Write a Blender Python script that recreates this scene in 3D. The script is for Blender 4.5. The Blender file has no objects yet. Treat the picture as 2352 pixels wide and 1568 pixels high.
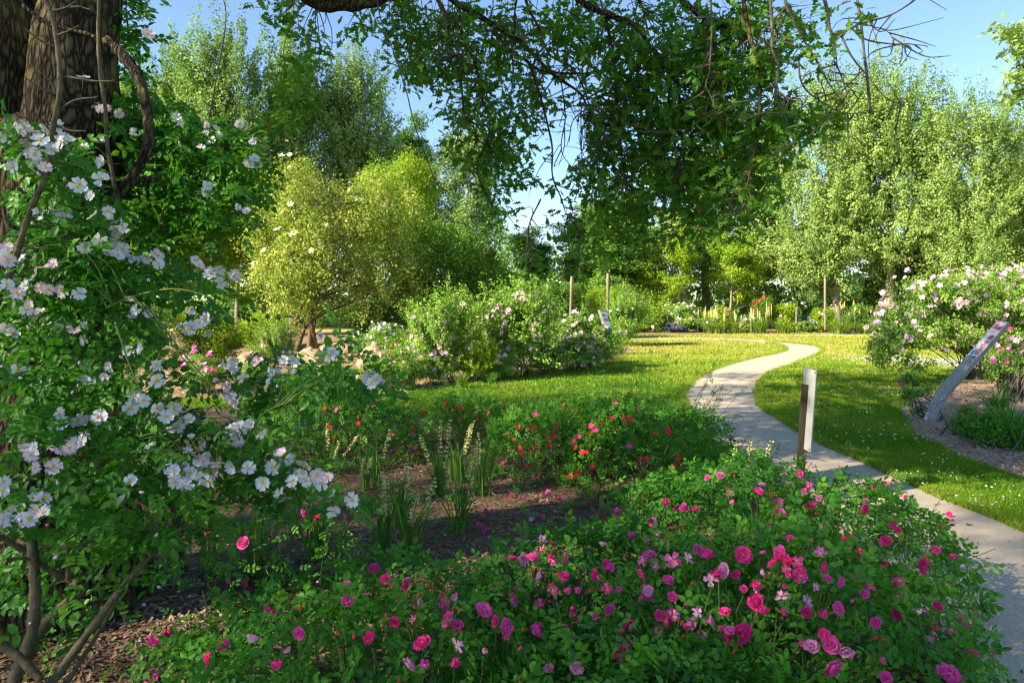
import bpy, math, random
import numpy as np
from mathutils import Matrix, Vector

S = bpy.context.scene
COL = S.collection
PI = math.pi
# ------------------------------------------------------------------ camera
F, CX, HY, CAMH = 1568.0, 1176.0, 700.0, 1.65      # focal length / horizon of the photograph at 2352 px width
cd = bpy.data.cameras.new('camera'); cam = bpy.data.objects.new('camera', cd); COL.objects.link(cam)
cam.location = (0, 0, CAMH); cam.rotation_euler = (PI / 2, 0, 0)
cd.lens = 24; cd.sensor_width = 36; cd.shift_y = -84 / 2352; cd.clip_start = 0.05; cd.clip_end = 3000
S.camera = cam
# ------------------------------------------------------------------ sky and sun
EL, SAZ = math.radians(33), math.radians(-116)      # sun from the left, a little behind the camera (azimuth from +Y, clockwise)
sun_dir = Vector((math.sin(SAZ) * math.cos(EL), math.cos(SAZ) * math.cos(EL), math.sin(EL)))
wd = bpy.data.worlds.new('World'); S.world = wd; wd.use_nodes = True
nt = wd.node_tree; bg = nt.nodes['Background']
sky = nt.nodes.new('ShaderNodeTexSky'); sky.sky_type = 'NISHITA'; sky.sun_disc = False
sky.sun_elevation = EL; sky.sun_rotation = SAZ; sky.altitude = 0; sky.air_density = 1.0; sky.dust_density = 0.0; sky.ozone_density = 3.2
nt.links.new(sky.outputs[0], bg.inputs[0]); bg.inputs[1].default_value = 0.066
sl = bpy.data.lights.new('sun', 'SUN'); so = bpy.data.objects.new('sun', sl); COL.objects.link(so)
sl.energy = 3.75; sl.angle = math.radians(0.53); sl.color = (1.0, 0.89, 0.70)
so.rotation_euler = sun_dir.to_track_quat('Z', 'Y').to_euler()
S.view_settings.view_transform = 'Standard'; S.view_settings.look = 'None'
S.view_settings.exposure = 2.1; S.view_settings.gamma = 1.0; S.view_settings.use_curve_mapping = False
cy = S.cycles
cy.use_denoising = True; cy.denoiser = 'OPENIMAGEDENOISE'; cy.denoising_input_passes = 'RGB_ALBEDO_NORMAL'
cy.max_bounces = 8; cy.diffuse_bounces = 4; cy.glossy_bounces = 2; cy.transmission_bounces = 4; cy.transparent_max_bounces = 4
cy.sample_clamp_indirect = 6.0
cy.pixel_filter_type = 'BLACKMAN_HARRIS'; cy.filter_width = 1.3

# ------------------------------------------------------------------ helpers
def at(px, py, d):
    return np.array([(px - CX) / F * d, d, CAMH - (py - HY) / F * d])
def atv(px, py, d):
    return np.stack([(px - CX) / F * d, d, CAMH - (py - HY) / F * d], -1)
def gr(px, py):
    return at(px, py, CAMH * F / (py - HY))
def crop(pts, x0, y0, s):
    "positions read off an enlarged crop (origin x0,y0, scale s, source pixels) to 2352-px picture coordinates"
    return [((x0 + p[0] / s) / 1.0884, (y0 + p[1] / s) / 1.0884) + tuple(p[2:]) for p in pts]
def unit(v):
    v = np.asarray(v, float); return v / np.maximum(np.linalg.norm(v, axis=-1, keepdims=True), 1e-9)
def catmull(P, n):
    P = np.asarray(P, float); Q = np.vstack([2 * P[0] - P[1], P, 2 * P[-1] - P[-2]]); out = []
    for i in range(1, len(Q) - 2):
        t = np.linspace(0, 1, n, endpoint=False)[:, None]; a, b, c, d = Q[i - 1], Q[i], Q[i + 1], Q[i + 2]
        out.append(.5 * (2 * b + (c - a) * t + (2 * a - 5 * b + 4 * c - d) * t * t + (3 * b - a - 3 * c + d) * t ** 3))
    return np.vstack(out + [P[-1:]])
def inside(pts, poly):
    x, y = pts[:, 0], pts[:, 1]; r = np.zeros(len(pts), bool); j = len(poly) - 1
    for i in range(len(poly)):
        xi, yi = poly[i][:2]; xj, yj = poly[j][:2]
        c = ((yi > y) != (yj > y)) & (x < (xj - xi) * (y - yi) / ((yj - yi) if yj != yi else 1e-9) + xi); r ^= c; j = i
    return r
_pg = np.random.default_rng(77).permutation(4096); _gv = np.random.default_rng(78).random(4096)
def vnoise(p):
    "smooth value noise 0..1 on Nx3 points"
    p = np.asarray(p, float); i = np.floor(p).astype(int); f = p - i; f = f * f * (3 - 2 * f); r = 0
    def h(a, b, c): return _gv[_pg[(_pg[(_pg[a & 4095] + b) & 4095] + c) & 4095]]
    for dx in (0, 1):
        for dy in (0, 1):
            for dz in (0, 1):
                w = (f[:, 0] if dx else 1 - f[:, 0]) * (f[:, 1] if dy else 1 - f[:, 1]) * (f[:, 2] if dz else 1 - f[:, 2])
                r = r + w * h(i[:, 0] + dx, i[:, 1] + dy, i[:, 2] + dz)
    return r

class MB:
    "collects triangles with a per-vertex 'tint' and links them as one mesh object"
    def __init__(s): s.V, s.T, s.C, s.M, s.n = [], [], [], [], 0
    def add(s, V, T, tint=0.5, mat=0):
        V = np.asarray(V, float); T = np.asarray(T, int)
        if len(T) == 0: return
        s.V.append(V); s.T.append(T + s.n); s.C.append(np.broadcast_to(np.asarray(tint, float), (len(V),)))
        s.M.append(np.full(len(T), mat)); s.n += len(V)
    def scatter(s, tm, pos, ax, nr, size, tint, mat=0):
        pos = np.asarray(pos, float); n = len(pos)
        if n == 0: return
        x = unit(ax); z = np.asarray(nr, float); z = unit(z - (z * x).sum(-1, keepdims=True) * x + 1e-6); y = np.cross(z, x)
        tv, tf = tm[0], tm[1]; k = len(tv); sz = np.broadcast_to(np.asarray(size, float), (n,))[:, None, None]
        V = pos[:, None] + sz * (tv[None, :, 0:1] * x[:, None] + tv[None, :, 1:2] * y[:, None] + tv[None, :, 2:3] * z[:, None])
        T = (tf[None] + (np.arange(n) * k)[:, None, None]).reshape(-1, 3)
        c = np.repeat(np.broadcast_to(np.asarray(tint, float), (n,)), k)
        s.add(V.reshape(-1, 3), T, c, mat)
    def tube(s, P, r, sides=6, tint=0.5, mat=0, cap=True):
        P = np.asarray(P, float); n = len(P); r = np.broadcast_to(np.asarray(r, float), (n,))
        d = np.gradient(P, axis=0); d = unit(d); up = np.array([0., 0, 1]) if abs(d[0][2]) < .9 else np.array([1., 0, 0])
        u = unit(np.cross(d, up)); v = np.cross(d, u)
        for i in range(1, n):
            if (u[i] * u[i - 1]).sum() < 0: u[i] = -u[i]; v[i] = -v[i]
        a = np.arange(sides) / sides * 2 * PI
        V = P[:, None] + r[:, None, None] * (np.cos(a)[None, :, None] * u[:, None] + np.sin(a)[None, :, None] * v[:, None])
        i, j = np.meshgrid(np.arange(n - 1), np.arange(sides), indexing='ij'); i = i.ravel(); j = j.ravel(); k = (j + 1) % sides
        A, B, C, D = i * sides + j, i * sides + k, (i + 1) * sides + k, (i + 1) * sides + j
        T = np.vstack([np.stack([A, B, C], 1), np.stack([A, C, D], 1)]); V = V.reshape(-1, 3)
        if cap:
            V = np.vstack([V, P[-1:] + d[-1:] * r[-1] * .6]); m = len(V) - 1; b = (n - 1) * sides; q = np.arange(sides)
            T = np.vstack([T, np.stack([b + q, b + (q + 1) % sides, np.full(sides, m)], 1)])
        s.add(V, T, tint, mat)
    def box(s, c, ax, tint=.5, mat=0):
        "c centre, ax three half-axis vectors"
        ax = np.asarray(ax, float); g = np.array([[x, y, z] for x in (-1, 1) for y in (-1, 1) for z in (-1, 1)])
        V = np.asarray(c) + g @ ax
        q = [(0, 1, 3, 2), (4, 6, 7, 5), (0, 4, 5, 1), (2, 3, 7, 6), (0, 2, 6, 4), (1, 5, 7, 3)]
        s.add(V, [t for a, b, c2, d in q for t in ((a, b, c2), (a, c2, d))], tint, mat)
    def mesh(s, name, mats, off=None, smooth=False):
        me = bpy.data.meshes.new(name)
        V = np.vstack(s.V); T = np.vstack(s.T)
        if off is not None: V = V - np.asarray(off)
        me.vertices.add(len(V)); me.vertices.foreach_set('co', V.astype(np.float32).ravel())
        me.loops.add(len(T) * 3); me.loops.foreach_set('vertex_index', T.astype(np.int32).ravel())
        me.polygons.add(len(T)); me.polygons.foreach_set('loop_start', np.arange(len(T), dtype=np.int32) * 3)
        me.polygons.foreach_set('loop_total', np.full(len(T), 3, np.int32))
        mats = mats if isinstance(mats, (list, tuple)) else [mats]
        for m in mats: me.materials.append(m)
        if len(mats) > 1: me.polygons.foreach_set('material_index', np.concatenate(s.M).astype(np.int32))
        a = me.attributes.new('tint', 'FLOAT', 'POINT'); a.data.foreach_set('value', np.concatenate(s.C).astype(np.float32))
        me.polygons.foreach_set('use_smooth', np.full(len(T), smooth)); me.update(calc_edges=True)
        return me
    def build(s, name, mats, parent=None, smooth=False, stuff=False):
        off = LOC.get(parent.name) if parent else None
        o = bpy.data.objects.new(name, s.mesh(name, mats, off, smooth)); COL.objects.link(o)
        if parent: o.parent = parent
        if stuff: o['kind'] = 'stuff'
        return o
LOC = {}
def thing(name, label, cat, loc, group=None):
    o = bpy.data.objects.new(name, None); COL.objects.link(o); o.location = [float(v) for v in loc]; o.empty_display_size = .2
    o['label'] = label; o['category'] = cat
    if group: o['group'] = group
    LOC[o.name] = np.array(loc, float); return o
def tag(o, label=None, cat=None, group=None, kind=None):
    for k, v in (('label', label), ('category', cat), ('group', group), ('kind', kind)):
        if v: o[k] = v
    return o
def put(name, me, parent, pos, ax, nr, size):
    "an object of its own (shared mesh) under a thing; x axis ax, z axis nr, world position"
    x = unit(ax); z = np.asarray(nr, float); z = unit(z - (z @ x) * x + 1e-6); y = np.cross(z, x)
    p = np.asarray(pos) - LOC[parent.name]
    M = Matrix(((x[0] * size, y[0] * size, z[0] * size, p[0]), (x[1] * size, y[1] * size, z[1] * size, p[1]), (x[2] * size, y[2] * size, z[2] * size, p[2]), (0, 0, 0, 1)))
    o = bpy.data.objects.new(name, me); COL.objects.link(o); o.parent = parent; o.matrix_basis = M
    return o

# ------------------------------------------------------------------ materials
def nodes(name):
    m = bpy.data.materials.new(name); m.use_nodes = True; n = m.node_tree
    return m, n, n.nodes['Principled BSDF'], n.nodes['Material Output']
def ramp(n, stops, fac=None):
    r = n.nodes.new('ShaderNodeValToRGB'); e = r.color_ramp.elements
    while len(e) < len(stops): e.new(.5)
    for i, (p, c) in enumerate(stops): e[i].position = p; e[i].color = (*c, 1)
    if fac is not None: n.links.new(fac, r.inputs[0])
    return r
def attr(n, name='tint'):
    a = n.nodes.new('ShaderNodeAttribute'); a.attribute_name = name; return a.outputs['Fac']
def leafmat(name, stops, trans=.32, rough=.55, spec=.22, tboost=(1.25, 1.35, .6)):
    "leaf or petal: tint picks the colour, some light shines through"
    m, n, b, out = nodes(name)
    r = ramp(n, stops, attr(n))
    n.links.new(r.outputs[0], b.inputs['Base Color']); b.inputs['Roughness'].default_value = rough; b.inputs['Specular IOR Level'].default_value = spec
    t = n.nodes.new('ShaderNodeBsdfTranslucent'); mu = n.nodes.new('ShaderNodeMix'); mu.data_type = 'RGBA'; mu.blend_type = 'MULTIPLY'
    mu.inputs[0].default_value = 1; n.links.new(r.outputs[0], mu.inputs[6]); mu.inputs[7].default_value = (*tboost, 1)
    n.links.new(mu.outputs[2], t.inputs[0])
    mx = n.nodes.new('ShaderNodeMixShader'); mx.inputs[0].default_value = trans
    n.links.new(b.outputs[0], mx.inputs[1]); n.links.new(t.outputs[0], mx.inputs[2]); n.links.new(mx.outputs[0], out.inputs[0])
    return m
def noisy(name, stops, scale=4., detail=6., rough=.9, bump=.3, bscale=None, coord='Object', stretch=None, spec=.2, dist=.02):
    m, n, b, out = nodes(name)
    tc = n.nodes.new('ShaderNodeTexCoord'); src = tc.outputs[coord]
    if stretch:
        mp = n.nodes.new('ShaderNodeMapping'); mp.inputs['Scale'].default_value = stretch; n.links.new(src, mp.inputs[0]); src = mp.outputs[0]
    t = n.nodes.new('ShaderNodeTexNoise'); t.inputs['Scale'].default_value = scale; t.inputs['Detail'].default_value = detail; t.inputs['Roughness'].default_value = .65
    n.links.new(src, t.inputs[0]); r = ramp(n, stops, t.outputs[0]); n.links.new(r.outputs[0], b.inputs['Base Color'])
    b.inputs['Roughness'].default_value = rough; b.inputs['Specular IOR Level'].default_value = spec
    if bump:
        t2 = n.nodes.new('ShaderNodeTexNoise'); t2.inputs['Scale'].default_value = bscale or scale * 3; t2.inputs['Detail'].default_value = 5; n.links.new(src, t2.inputs[0])
        bp = n.nodes.new('ShaderNodeBump'); bp.inputs['Strength'].default_value = bump; bp.inputs['Distance'].default_value = dist
        n.links.new(t2.outputs[0], bp.inputs['Height']); n.links.new(bp.outputs[0], b.inputs['Normal'])
    return m
def plain(name, c, rough=.6, spec=.3, metal=0):
    m, n, b, out = nodes(name); b.inputs['Base Color'].default_value = (*c, 1); b.inputs['Roughness'].default_value = rough
    b.inputs['Specular IOR Level'].default_value = spec; b.inputs['Metallic'].default_value = metal; return m

GAIN = np.array([1.28, 1.28, 1.28])
def G(dark, mid, light, accent=None):
    dark, mid, light = (tuple(np.array(c) * GAIN) for c in (dark, mid, light))
    s = [(0, dark), (.45, mid), (.9, light)]
    return s + [(1., accent)] if accent else s
M = {}
M['oak_leaf'] = leafmat('oak_leaf', G((.028, .085, .012), (.048, .135, .015), (.11, .21, .022), (.20, .10, .02)), trans=.42)
M['poplar'] = leafmat('poplar_leaf', G((.075, .14, .035), (.14, .22, .06), (.25, .33, .11)), trans=.32)
M['aspen'] = leafmat('aspen_leaf', G((.085, .15, .032), (.165, .245, .058), (.30, .37, .11)), trans=.34)
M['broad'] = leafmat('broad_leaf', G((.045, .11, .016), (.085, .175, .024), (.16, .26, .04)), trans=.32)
M['lime'] = leafmat('lime_leaf', G((.09, .18, .008), (.17, .27, .012), (.31, .37, .025)), trans=.38)
M['rambler'] = leafmat('rambler_leaf', G((.10, .17, .018), (.205, .258, .036), (.35, .36, .09), (.44, .33, .11)), trans=.30)
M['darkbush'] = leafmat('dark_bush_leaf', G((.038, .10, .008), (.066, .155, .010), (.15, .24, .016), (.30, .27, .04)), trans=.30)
M['rose_leaf'] = leafmat('rose_leaf', G((.026, .10, .010), (.046, .165, .013), (.10, .245, .018), (.19, .30, .024)), trans=.32, rough=.46, spec=.24)
M['white_leaf'] = leafmat('white_rose_leaf', G((.020, .088, .008), (.036, .138, .010), (.085, .21, .013), (.28, .26, .02)), trans=.34, rough=.48, spec=.28)
M['red_leaf'] = leafmat('red_rose_leaf', G((.026, .105, .010), (.050, .165, .013), (.11, .24, .018), (.19, .25, .03)), trans=.30)
M['shrub_leaf'] = leafmat('shrub_rose_leaf', G((.075, .16, .020), (.14, .25, .034), (.25, .35, .06), (.34, .34, .09)), trans=.30)
M['sword'] = leafmat('sword_leaf', G((.035, .11, .016), (.062, .165, .020), (.115, .23, .026)), trans=.30, rough=.45)
M['grassy'] = leafmat('border_grass', G((.06, .12, .014), (.11, .18, .018), (.20, .26, .03)), trans=.3)
M['grass'] = leafmat('grass_blade', G((.055, .135, .010), (.105, .20, .012), (.25, .27, .035), (.42, .34, .12)), trans=.38, rough=.7, spec=.12)
M['dry_grass'] = leafmat('dry_grass', G((.10, .12, .03), (.16, .15, .05), (.24, .20, .08)), trans=.3)
M['white_petal'] = leafmat('white_petal', [(0, (.78, .60, .16)), (.12, (.64, .60, .50)), (.4, (.60, .60, .66)), (1, (.57, .55, .65))], trans=.22, rough=.6, spec=.2, tboost=(1, 1, 1))
M['blush_petal'] = leafmat('blush_petal', [(0, (.80, .60, .15)), (.15, (.76, .66, .60)), (.5, (.72, .54, .64)), (1, (.66, .40, .54))], trans=.22, rough=.6, spec=.2, tboost=(1, .95, 1))
M['hot_petal'] = leafmat('hot_pink_petal', [(0, (.85, .55, .20)), (.14, (.86, .42, .52)), (.4, (.92, .07, .34)), (1, (.88, .045, .28))], trans=.22, rough=.5, spec=.25, tboost=(1.05, 1, 1))
M['mid_petal'] = leafmat('mid_pink_petal', [(0, (.85, .60, .25)), (.14, (.85, .55, .70)), (.45, (.88, .13, .45)), (1, (.85, .095, .40))], trans=.22, rough=.5, spec=.25, tboost=(1.05, 1, 1))
M['lilac_petal'] = leafmat('lilac_pink_petal', [(0, (.80, .65, .40)), (.15, (.80, .62, .80)), (.5, (.86, .38, .58)), (1, (.82, .30, .52))], trans=.22, rough=.55, spec=.2, tboost=(1, 1, 1))
M['red_petal'] = leafmat('coral_red_petal', [(0, (.80, .40, .10)), (.15, (.80, .10, .10)), (1, (.72, .018, .035))], trans=.2, rough=.5, spec=.25, tboost=(1.05, 1, 1))
M['pale_petal'] = leafmat('pale_pink_petal', [(0, (.80, .42, .50)), (.25, (.82, .55, .64)), (1, (.86, .60, .70))], trans=.22, rough=.6, spec=.2, tboost=(1, 1, 1))
M['mauve_petal'] = leafmat('mauve_pink_petal', [(0, (.72, .34, .52)), (.3, (.76, .46, .64)), (1, (.80, .48, .70))], trans=.22, rough=.6, spec=.2, tboost=(1, 1, 1))
M['dark_red_petal'] = leafmat('dark_red_petal', [(0, (.5, .02, .05)), (1, (.60, .010, .05))], trans=.2, tboost=(1, 1, 1))
M['cream_petal'] = leafmat('cream_petal', [(0, (.75, .62, .35)), (1, (.82, .74, .55))], trans=.2, tboost=(1, 1, 1))
M['iris_flower'] = leafmat('pale_yellow_flower', [(0, (.55, .48, .16)), (.5, (.74, .70, .28)), (1, (.80, .76, .36))], trans=.2, tboost=(1, 1, .9))
M['kniphofia'] = leafmat('orange_flower', [(0, (.70, .52, .16)), (1, (.72, .20, .05))], trans=.2, tboost=(1, 1, .9))
M['lavender'] = leafmat('lavender_flower', [(0, (.13, .16, .12)), (1, (.22, .20, .36))], trans=.2, tboost=(1, 1, 1))
M['stamen'] = noisy('yellow_stamens', [(.3, (.62, .34, .02)), (.7, (.80, .55, .06))], scale=60, bump=0)
M['stem'] = noisy('green_stem', [(.3, (.05, .10, .02)), (.7, (.11, .15, .035))], scale=8, bump=0, rough=.6)
M['cane'] = noisy('brown_cane', [(.3, (.055, .038, .020)), (.55, (.11, .085, .045)), (.75, (.16, .13, .06))], scale=30, bump=.3, rough=.8)
M['twig'] = noisy('grey_twig', [(.3, (.050, .042, .034)), (.7, (.13, .11, .085))], scale=25, bump=.2)
M['far_bark'] = noisy('pale_bark', [(.3, (.13, .10, .07)), (.7, (.30, .25, .18))], scale=3, bump=.3)
M['brown_bark'] = noisy('brown_bark', [(.3, (.075, .05, .032)), (.7, (.19, .135, .08))], scale=5, bump=.4, stretch=(1, 1, .3))
def bark():
    m, n, b, out = nodes('oak_bark')
    tc = n.nodes.new('ShaderNodeTexCoord'); mp = n.nodes.new('ShaderNodeMapping'); mp.inputs['Scale'].default_value = (1, 1, .30); n.links.new(tc.outputs['Object'], mp.inputs[0])
    v = n.nodes.new('ShaderNodeTexVoronoi'); v.feature = 'DISTANCE_TO_EDGE'; v.inputs['Scale'].default_value = 36
    ns = n.nodes.new('ShaderNodeTexNoise'); ns.inputs['Scale'].default_value = 9; ns.inputs['Detail'].default_value = 8
    mxv = n.nodes.new('ShaderNodeMix'); mxv.data_type = 'VECTOR'; mxv.inputs[0].default_value = .12
    n.links.new(mp.outputs[0], ns.inputs[0]); n.links.new(mp.outputs[0], mxv.inputs[4]); n.links.new(ns.outputs[1], mxv.inputs[5]); n.links.new(mxv.outputs[1], v.inputs[0])
    r = ramp(n, [(0, (.016, .010, .006)), (.12, (.048, .033, .020)), (.40, (.105, .076, .046))], v.outputs[0])
    n2 = n.nodes.new('ShaderNodeTexNoise'); n2.inputs['Scale'].default_value = 5; n2.inputs['Detail'].default_value = 6; n.links.new(tc.outputs['Object'], n2.inputs[0])
    lic = ramp(n, [(.52, (0, 0, 0)), (.68, (1, 1, 1))], n2.outputs[0])
    mc = n.nodes.new('ShaderNodeMix'); mc.data_type = 'RGBA'; n.links.new(lic.outputs[0], mc.inputs[0]); n.links.new(r.outputs[0], mc.inputs[6]); mc.inputs[7].default_value = (.16, .125, .045, 1)
    mu = n.nodes.new('ShaderNodeMix'); mu.data_type = 'RGBA'; mu.blend_type = 'MULTIPLY'; mu.inputs[0].default_value = .75; n.links.new(mc.outputs[2], mu.inputs[6])
    rr = ramp(n, [(0, (.25, .25, .25)), (.2, (1, 1, 1))], v.outputs[0]); n.links.new(rr.outputs[0], mu.inputs[7]); n.links.new(mu.outputs[2], b.inputs['Base Color'])
    b.inputs['Roughness'].default_value = .95; b.inputs['Specular IOR Level'].default_value = .15
    bp = n.nodes.new('ShaderNodeBump'); bp.inputs['Strength'].default_value = 1; bp.inputs['Distance'].default_value = .03
    n.links.new(v.outputs[0], bp.inputs['Height']); n.links.new(bp.outputs[0], b.inputs['Normal'])
    return m
M['oak_bark'] = bark()
M['rock'] = noisy('sandstone', [(.3, (.16, .10, .06)), (.5, (.34, .23, .14)), (.72, (.46, .34, .22))], scale=5, bump=.8, bscale=9, dist=.05)
M['post'] = noisy('weathered_post', [(.3, (.15, .115, .08)), (.7, (.28, .235, .175))], scale=6, bump=.3, stretch=(4, 4, .4))
M['dark_post'] = noisy('dark_post', [(.3, (.020, .016, .010)), (.55, (.042, .033, .019)), (.75, (.070, .042, .020))], scale=14, bump=.6, stretch=(3, 3, .25), dist=.006)
M['grey_wood'] = noisy('silver_grey_wood', [(.28, (.10, .09, .075)), (.5, (.24, .23, .205)), (.75, (.36, .34, .30))], scale=9, bump=.5, stretch=(6, 6, .6), dist=.004)
M['tan_wood'] = noisy('tan_wood', [(.3, (.34, .24, .13)), (.7, (.52, .40, .24))], scale=6, bump=.2)
M['metal'] = noisy('grey_sheet', [(.35, (.24, .24, .22)), (.65, (.33, .33, .31))], scale=5, bump=.05, rough=.5, spec=.4)
M['edge'] = plain('dark_sheet_edge', (.10, .10, .10))
M['white_print'] = plain('white_print', (.55, .57, .60), .45, .3)
M['red_print'] = plain('red_print', (.46, .10, .09), .4)
M['pink_print'] = plain('pink_print', (.70, .32, .30), .4)
M['teal_print'] = plain('teal_print', (.06, .24, .32), .4)
M['navy_print'] = plain('navy_print', (.05, .05, .22), .4)
M['purple_print'] = plain('purple_print', (.24, .11, .28), .4)
M['pale_blue_print'] = plain('pale_blue_print', (.38, .47, .62), .4)
M['blue_print'] = plain('blue_print', (.04, .22, .50), .4)
M['orange_print'] = plain('orange_print', (.72, .34, .06), .4)
M['sign_blue'] = plain('plaque_blue', (.16, .42, .70), .4)
M['label_white'] = plain('label_white', (.72, .73, .72), .4)
M['label_ink'] = plain('label_ink', (.08, .09, .10), .5)
M['chip'] = leafmat('bark_chip', [(0, (.065, .040, .024)), (.4, (.16, .100, .060)), (.75, (.29, .20, .13)), (1, (.44, .34, .25))], trans=0, rough=.9, spec=.15)
M['pale_chip'] = leafmat('pale_bark_chip', [(0, (.15, .09, .058)), (.4, (.33, .215, .14)), (.75, (.47, .34, .235)), (1, (.58, .46, .35))], trans=0, rough=.9, spec=.15)
M['daisy'] = leafmat('daisy_petal', [(0, (.72, .70, .66)), (1, (.82, .82, .82))], trans=.2, tboost=(1, 1, 1))
M['fallen'] = leafmat('fallen_pink_petal', [(0, (.58, .22, .50)), (1, (.70, .50, .68))], trans=.2, tboost=(1, 1, 1))
M['fallen_white'] = leafmat('fallen_white_petal', [(0, (.66, .54, .60)), (1, (.80, .76, .78))], trans=.2, tboost=(1, 1, 1))

# ------------------------------------------------------------------ leaf and flower shapes
def tmpl(v, f): return np.array(v, float), np.array(f, int)
LEAF4 = tmpl([(0, 0, 0), (.45, .30, .07), (1, 0, 0), (.45, -.30, .07)], [(0, 2, 1), (0, 3, 2)])
LEAF4L = tmpl([(0, 0, 0), (.4, .17, .05), (1, 0, -.08), (.4, -.17, .05)], [(0, 2, 1), (0, 3, 2)])
def leaflet(o, a, L, w, droop=.0):
    "8-triangle leaflet folded along its midrib, from point o at angle a"
    P = [(0, 0, 0), (.28, .5, .05), (.28, 0, -.03), (.28, -.5, .05), (.66, .42, .04), (.66, 0, -.04), (.66, -.42, .04), (1, 0, -.08 - droop)]
    c, s = math.cos(a), math.sin(a); V = []
    for x, y, z in P:
        X, Y = x * L, y * w; V.append((o[0] + X * c - Y * s, o[1] + X * s + Y * c, o[2] + z * L))
    Fc = [(0, 2, 1), (0, 3, 2), (1, 2, 4), (2, 5, 4), (2, 3, 5), (3, 6, 5), (4, 5, 7), (5, 6, 7)]
    return V, Fc
def compound(pairs, L, w, ang, seed, small=False):
    r = random.Random(seed); V, Fc = [], []
    def put_(o, a, l, ww):
        n = len(V)
        if small:
            c, s = math.cos(a), math.sin(a)
            for x, y, z in ((0, 0, 0), (.45, .5, .06), (1, 0, -.05), (.45, -.5, .06)): V.append((o[0] + x * l * c - y * ww * s, o[1] + x * l * s + y * ww * c, o[2] + z * l))
            Fc.extend([(n, n + 2, n + 1), (n, n + 3, n + 2)])
        else:
            v, f = leaflet(o, a, l, ww, r.uniform(0, .12)); V.extend(v); Fc.extend([tuple(i + n for i in t) for t in f])
    xs = np.linspace(.16, .50, pairs)
    for i, x in enumerate(xs):
        k = .8 + .2 * i / max(1, pairs - 1)
        for sgn in (1, -1): put_((x, 0, -.10 * x * x), sgn * (ang + r.uniform(-.15, .15)), L * k * r.uniform(.9, 1.1), w * k)
    put_((.68, 0, -.05), r.uniform(-.1, .1), L * 1.08, w * 1.08)
    if not small:
        n = len(V); V.extend([(0, .008, .0), (0, -.008, 0), (.66, .006, -.05), (.66, -.006, -.05)]); Fc.extend([(n, n + 1, n + 3), (n, n + 3, n + 2)])
    return tmpl(V, Fc)
ROSE = [compound(2, .30, .205, 1.15, i) for i in range(3)]            # rounded glossy leaflets
WROSE = [compound(2 + i % 2, .34, .20, 1.15, 10 + i) for i in range(3)]       # longer leaf of five or seven leaflets
RSMALL = [compound(2, .38, .27, 1.05, 20 + i, True) for i in range(3)]
def oak_template():
    "lobed leaf, outline only"
    h = [(.0, .012), (.22, .13), (.31, .06), (.46, .25), (.55, .11), (.71, .28), (.79, .13), (1., .03)]
    V = [(x, y, .25 * y - .10 * x * x) for x, y in h] + [(x, -y, .25 * y - .10 * x * x) for x, y in h]; n = len(h); Fc = []
    for i in range(n - 1): Fc += [(i, i + n, i + 1), (i + 1, i + n, i + n + 1)]
    return tmpl(V, Fc)
OAK = oak_template()
BLADE = tmpl([(0, .5, 0), (0, -.5, 0), (1, 0, 0)], [(0, 1, 2)])
BLADE3 = tmpl([(0, .045, 0), (0, -.045, 0), (.5, .04, .0), (.5, -.04, .0), (1, 0, -.12)], [(0, 1, 3), (0, 3, 2), (2, 3, 4)])

def petal(L, w, cup, notch, tilt, yaw, base=.04, wav=0., seed=0):
    "curved petal as a 4 x 5 grid; returns verts, tris, tint (0 at the base, 1 at the rim)"
    us = [0, .3, .62, .88, 1.0]; pr = [.16, .62, .98, .86, .50]; vs = [-1, -.36, .36, 1]; V, C = [], []; r = random.Random(seed)
    ph = r.uniform(0, 6)
    for i, u in enumerate(us):
        for v in vs:
            x = base + u * L - (notch * L * (1 - abs(v)) if i == 4 else 0) - (.10 * L * abs(v) if i == 4 else 0)
            y = v * pr[i] * w * .5; z = cup * L * (abs(v) ** 2 * .35 + u * u * .5) + wav * L * math.sin(ph + 3 * v + 5 * u) * u
            V.append((x, y, z)); C.append(u)
    ct, st, cyw, syw = math.cos(tilt), math.sin(tilt), math.cos(yaw), math.sin(yaw); out = []
    for x, y, z in V:
        X, Z = x * ct - z * st, x * st + z * ct; out.append((X * cyw - y * syw, X * syw + y * cyw, Z))
    T = []
    for i in range(4):
        for j in range(3):
            a = i * 4 + j; T += [(a, a + 4, a + 5), (a, a + 5, a + 1)]
    return out, T, C
def rosette(spec, seed):
    mb = MB(); r = random.Random(seed)
    for n, L, w, cup, tilt, off in spec:
        for k in range(n):
            v, t, c = petal(L * r.uniform(.9, 1.08), w * r.uniform(.9, 1.1), cup, .08, tilt + r.uniform(-.12, .12), off + 2 * PI * k / n + r.uniform(-.15, .15), wav=.07, seed=r.random())
            mb.add(v, t, np.array(c))
    return mb
DBL = [(6, .46, .50, .25, .10, 0), (6, .38, .42, .4, .50, .5), (5, .26, .34, .5, .85, .2)]
CUP = [(6, .44, .52, .5, .55, 0), (6, .38, .44, .6, .80, .5), (5, .28, .36, .6, 1.1, .2)]
FULL = [(7, .46, .48, .3, .25, 0), (7, .40, .42, .45, .6, .45), (6, .30, .36, .6, .95, .1), (5, .20, .28, .6, 1.25, .7)]
SIDE = [(5, .42, .50, .7, .95, 0), (5, .36, .44, .8, 1.15, .5), (4, .26, .36, .7, 1.35, .2)]
RAG = [(4, .48, .40, .1, -.1, 0), (3, .36, .36, .4, .6, .5)]
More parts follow.
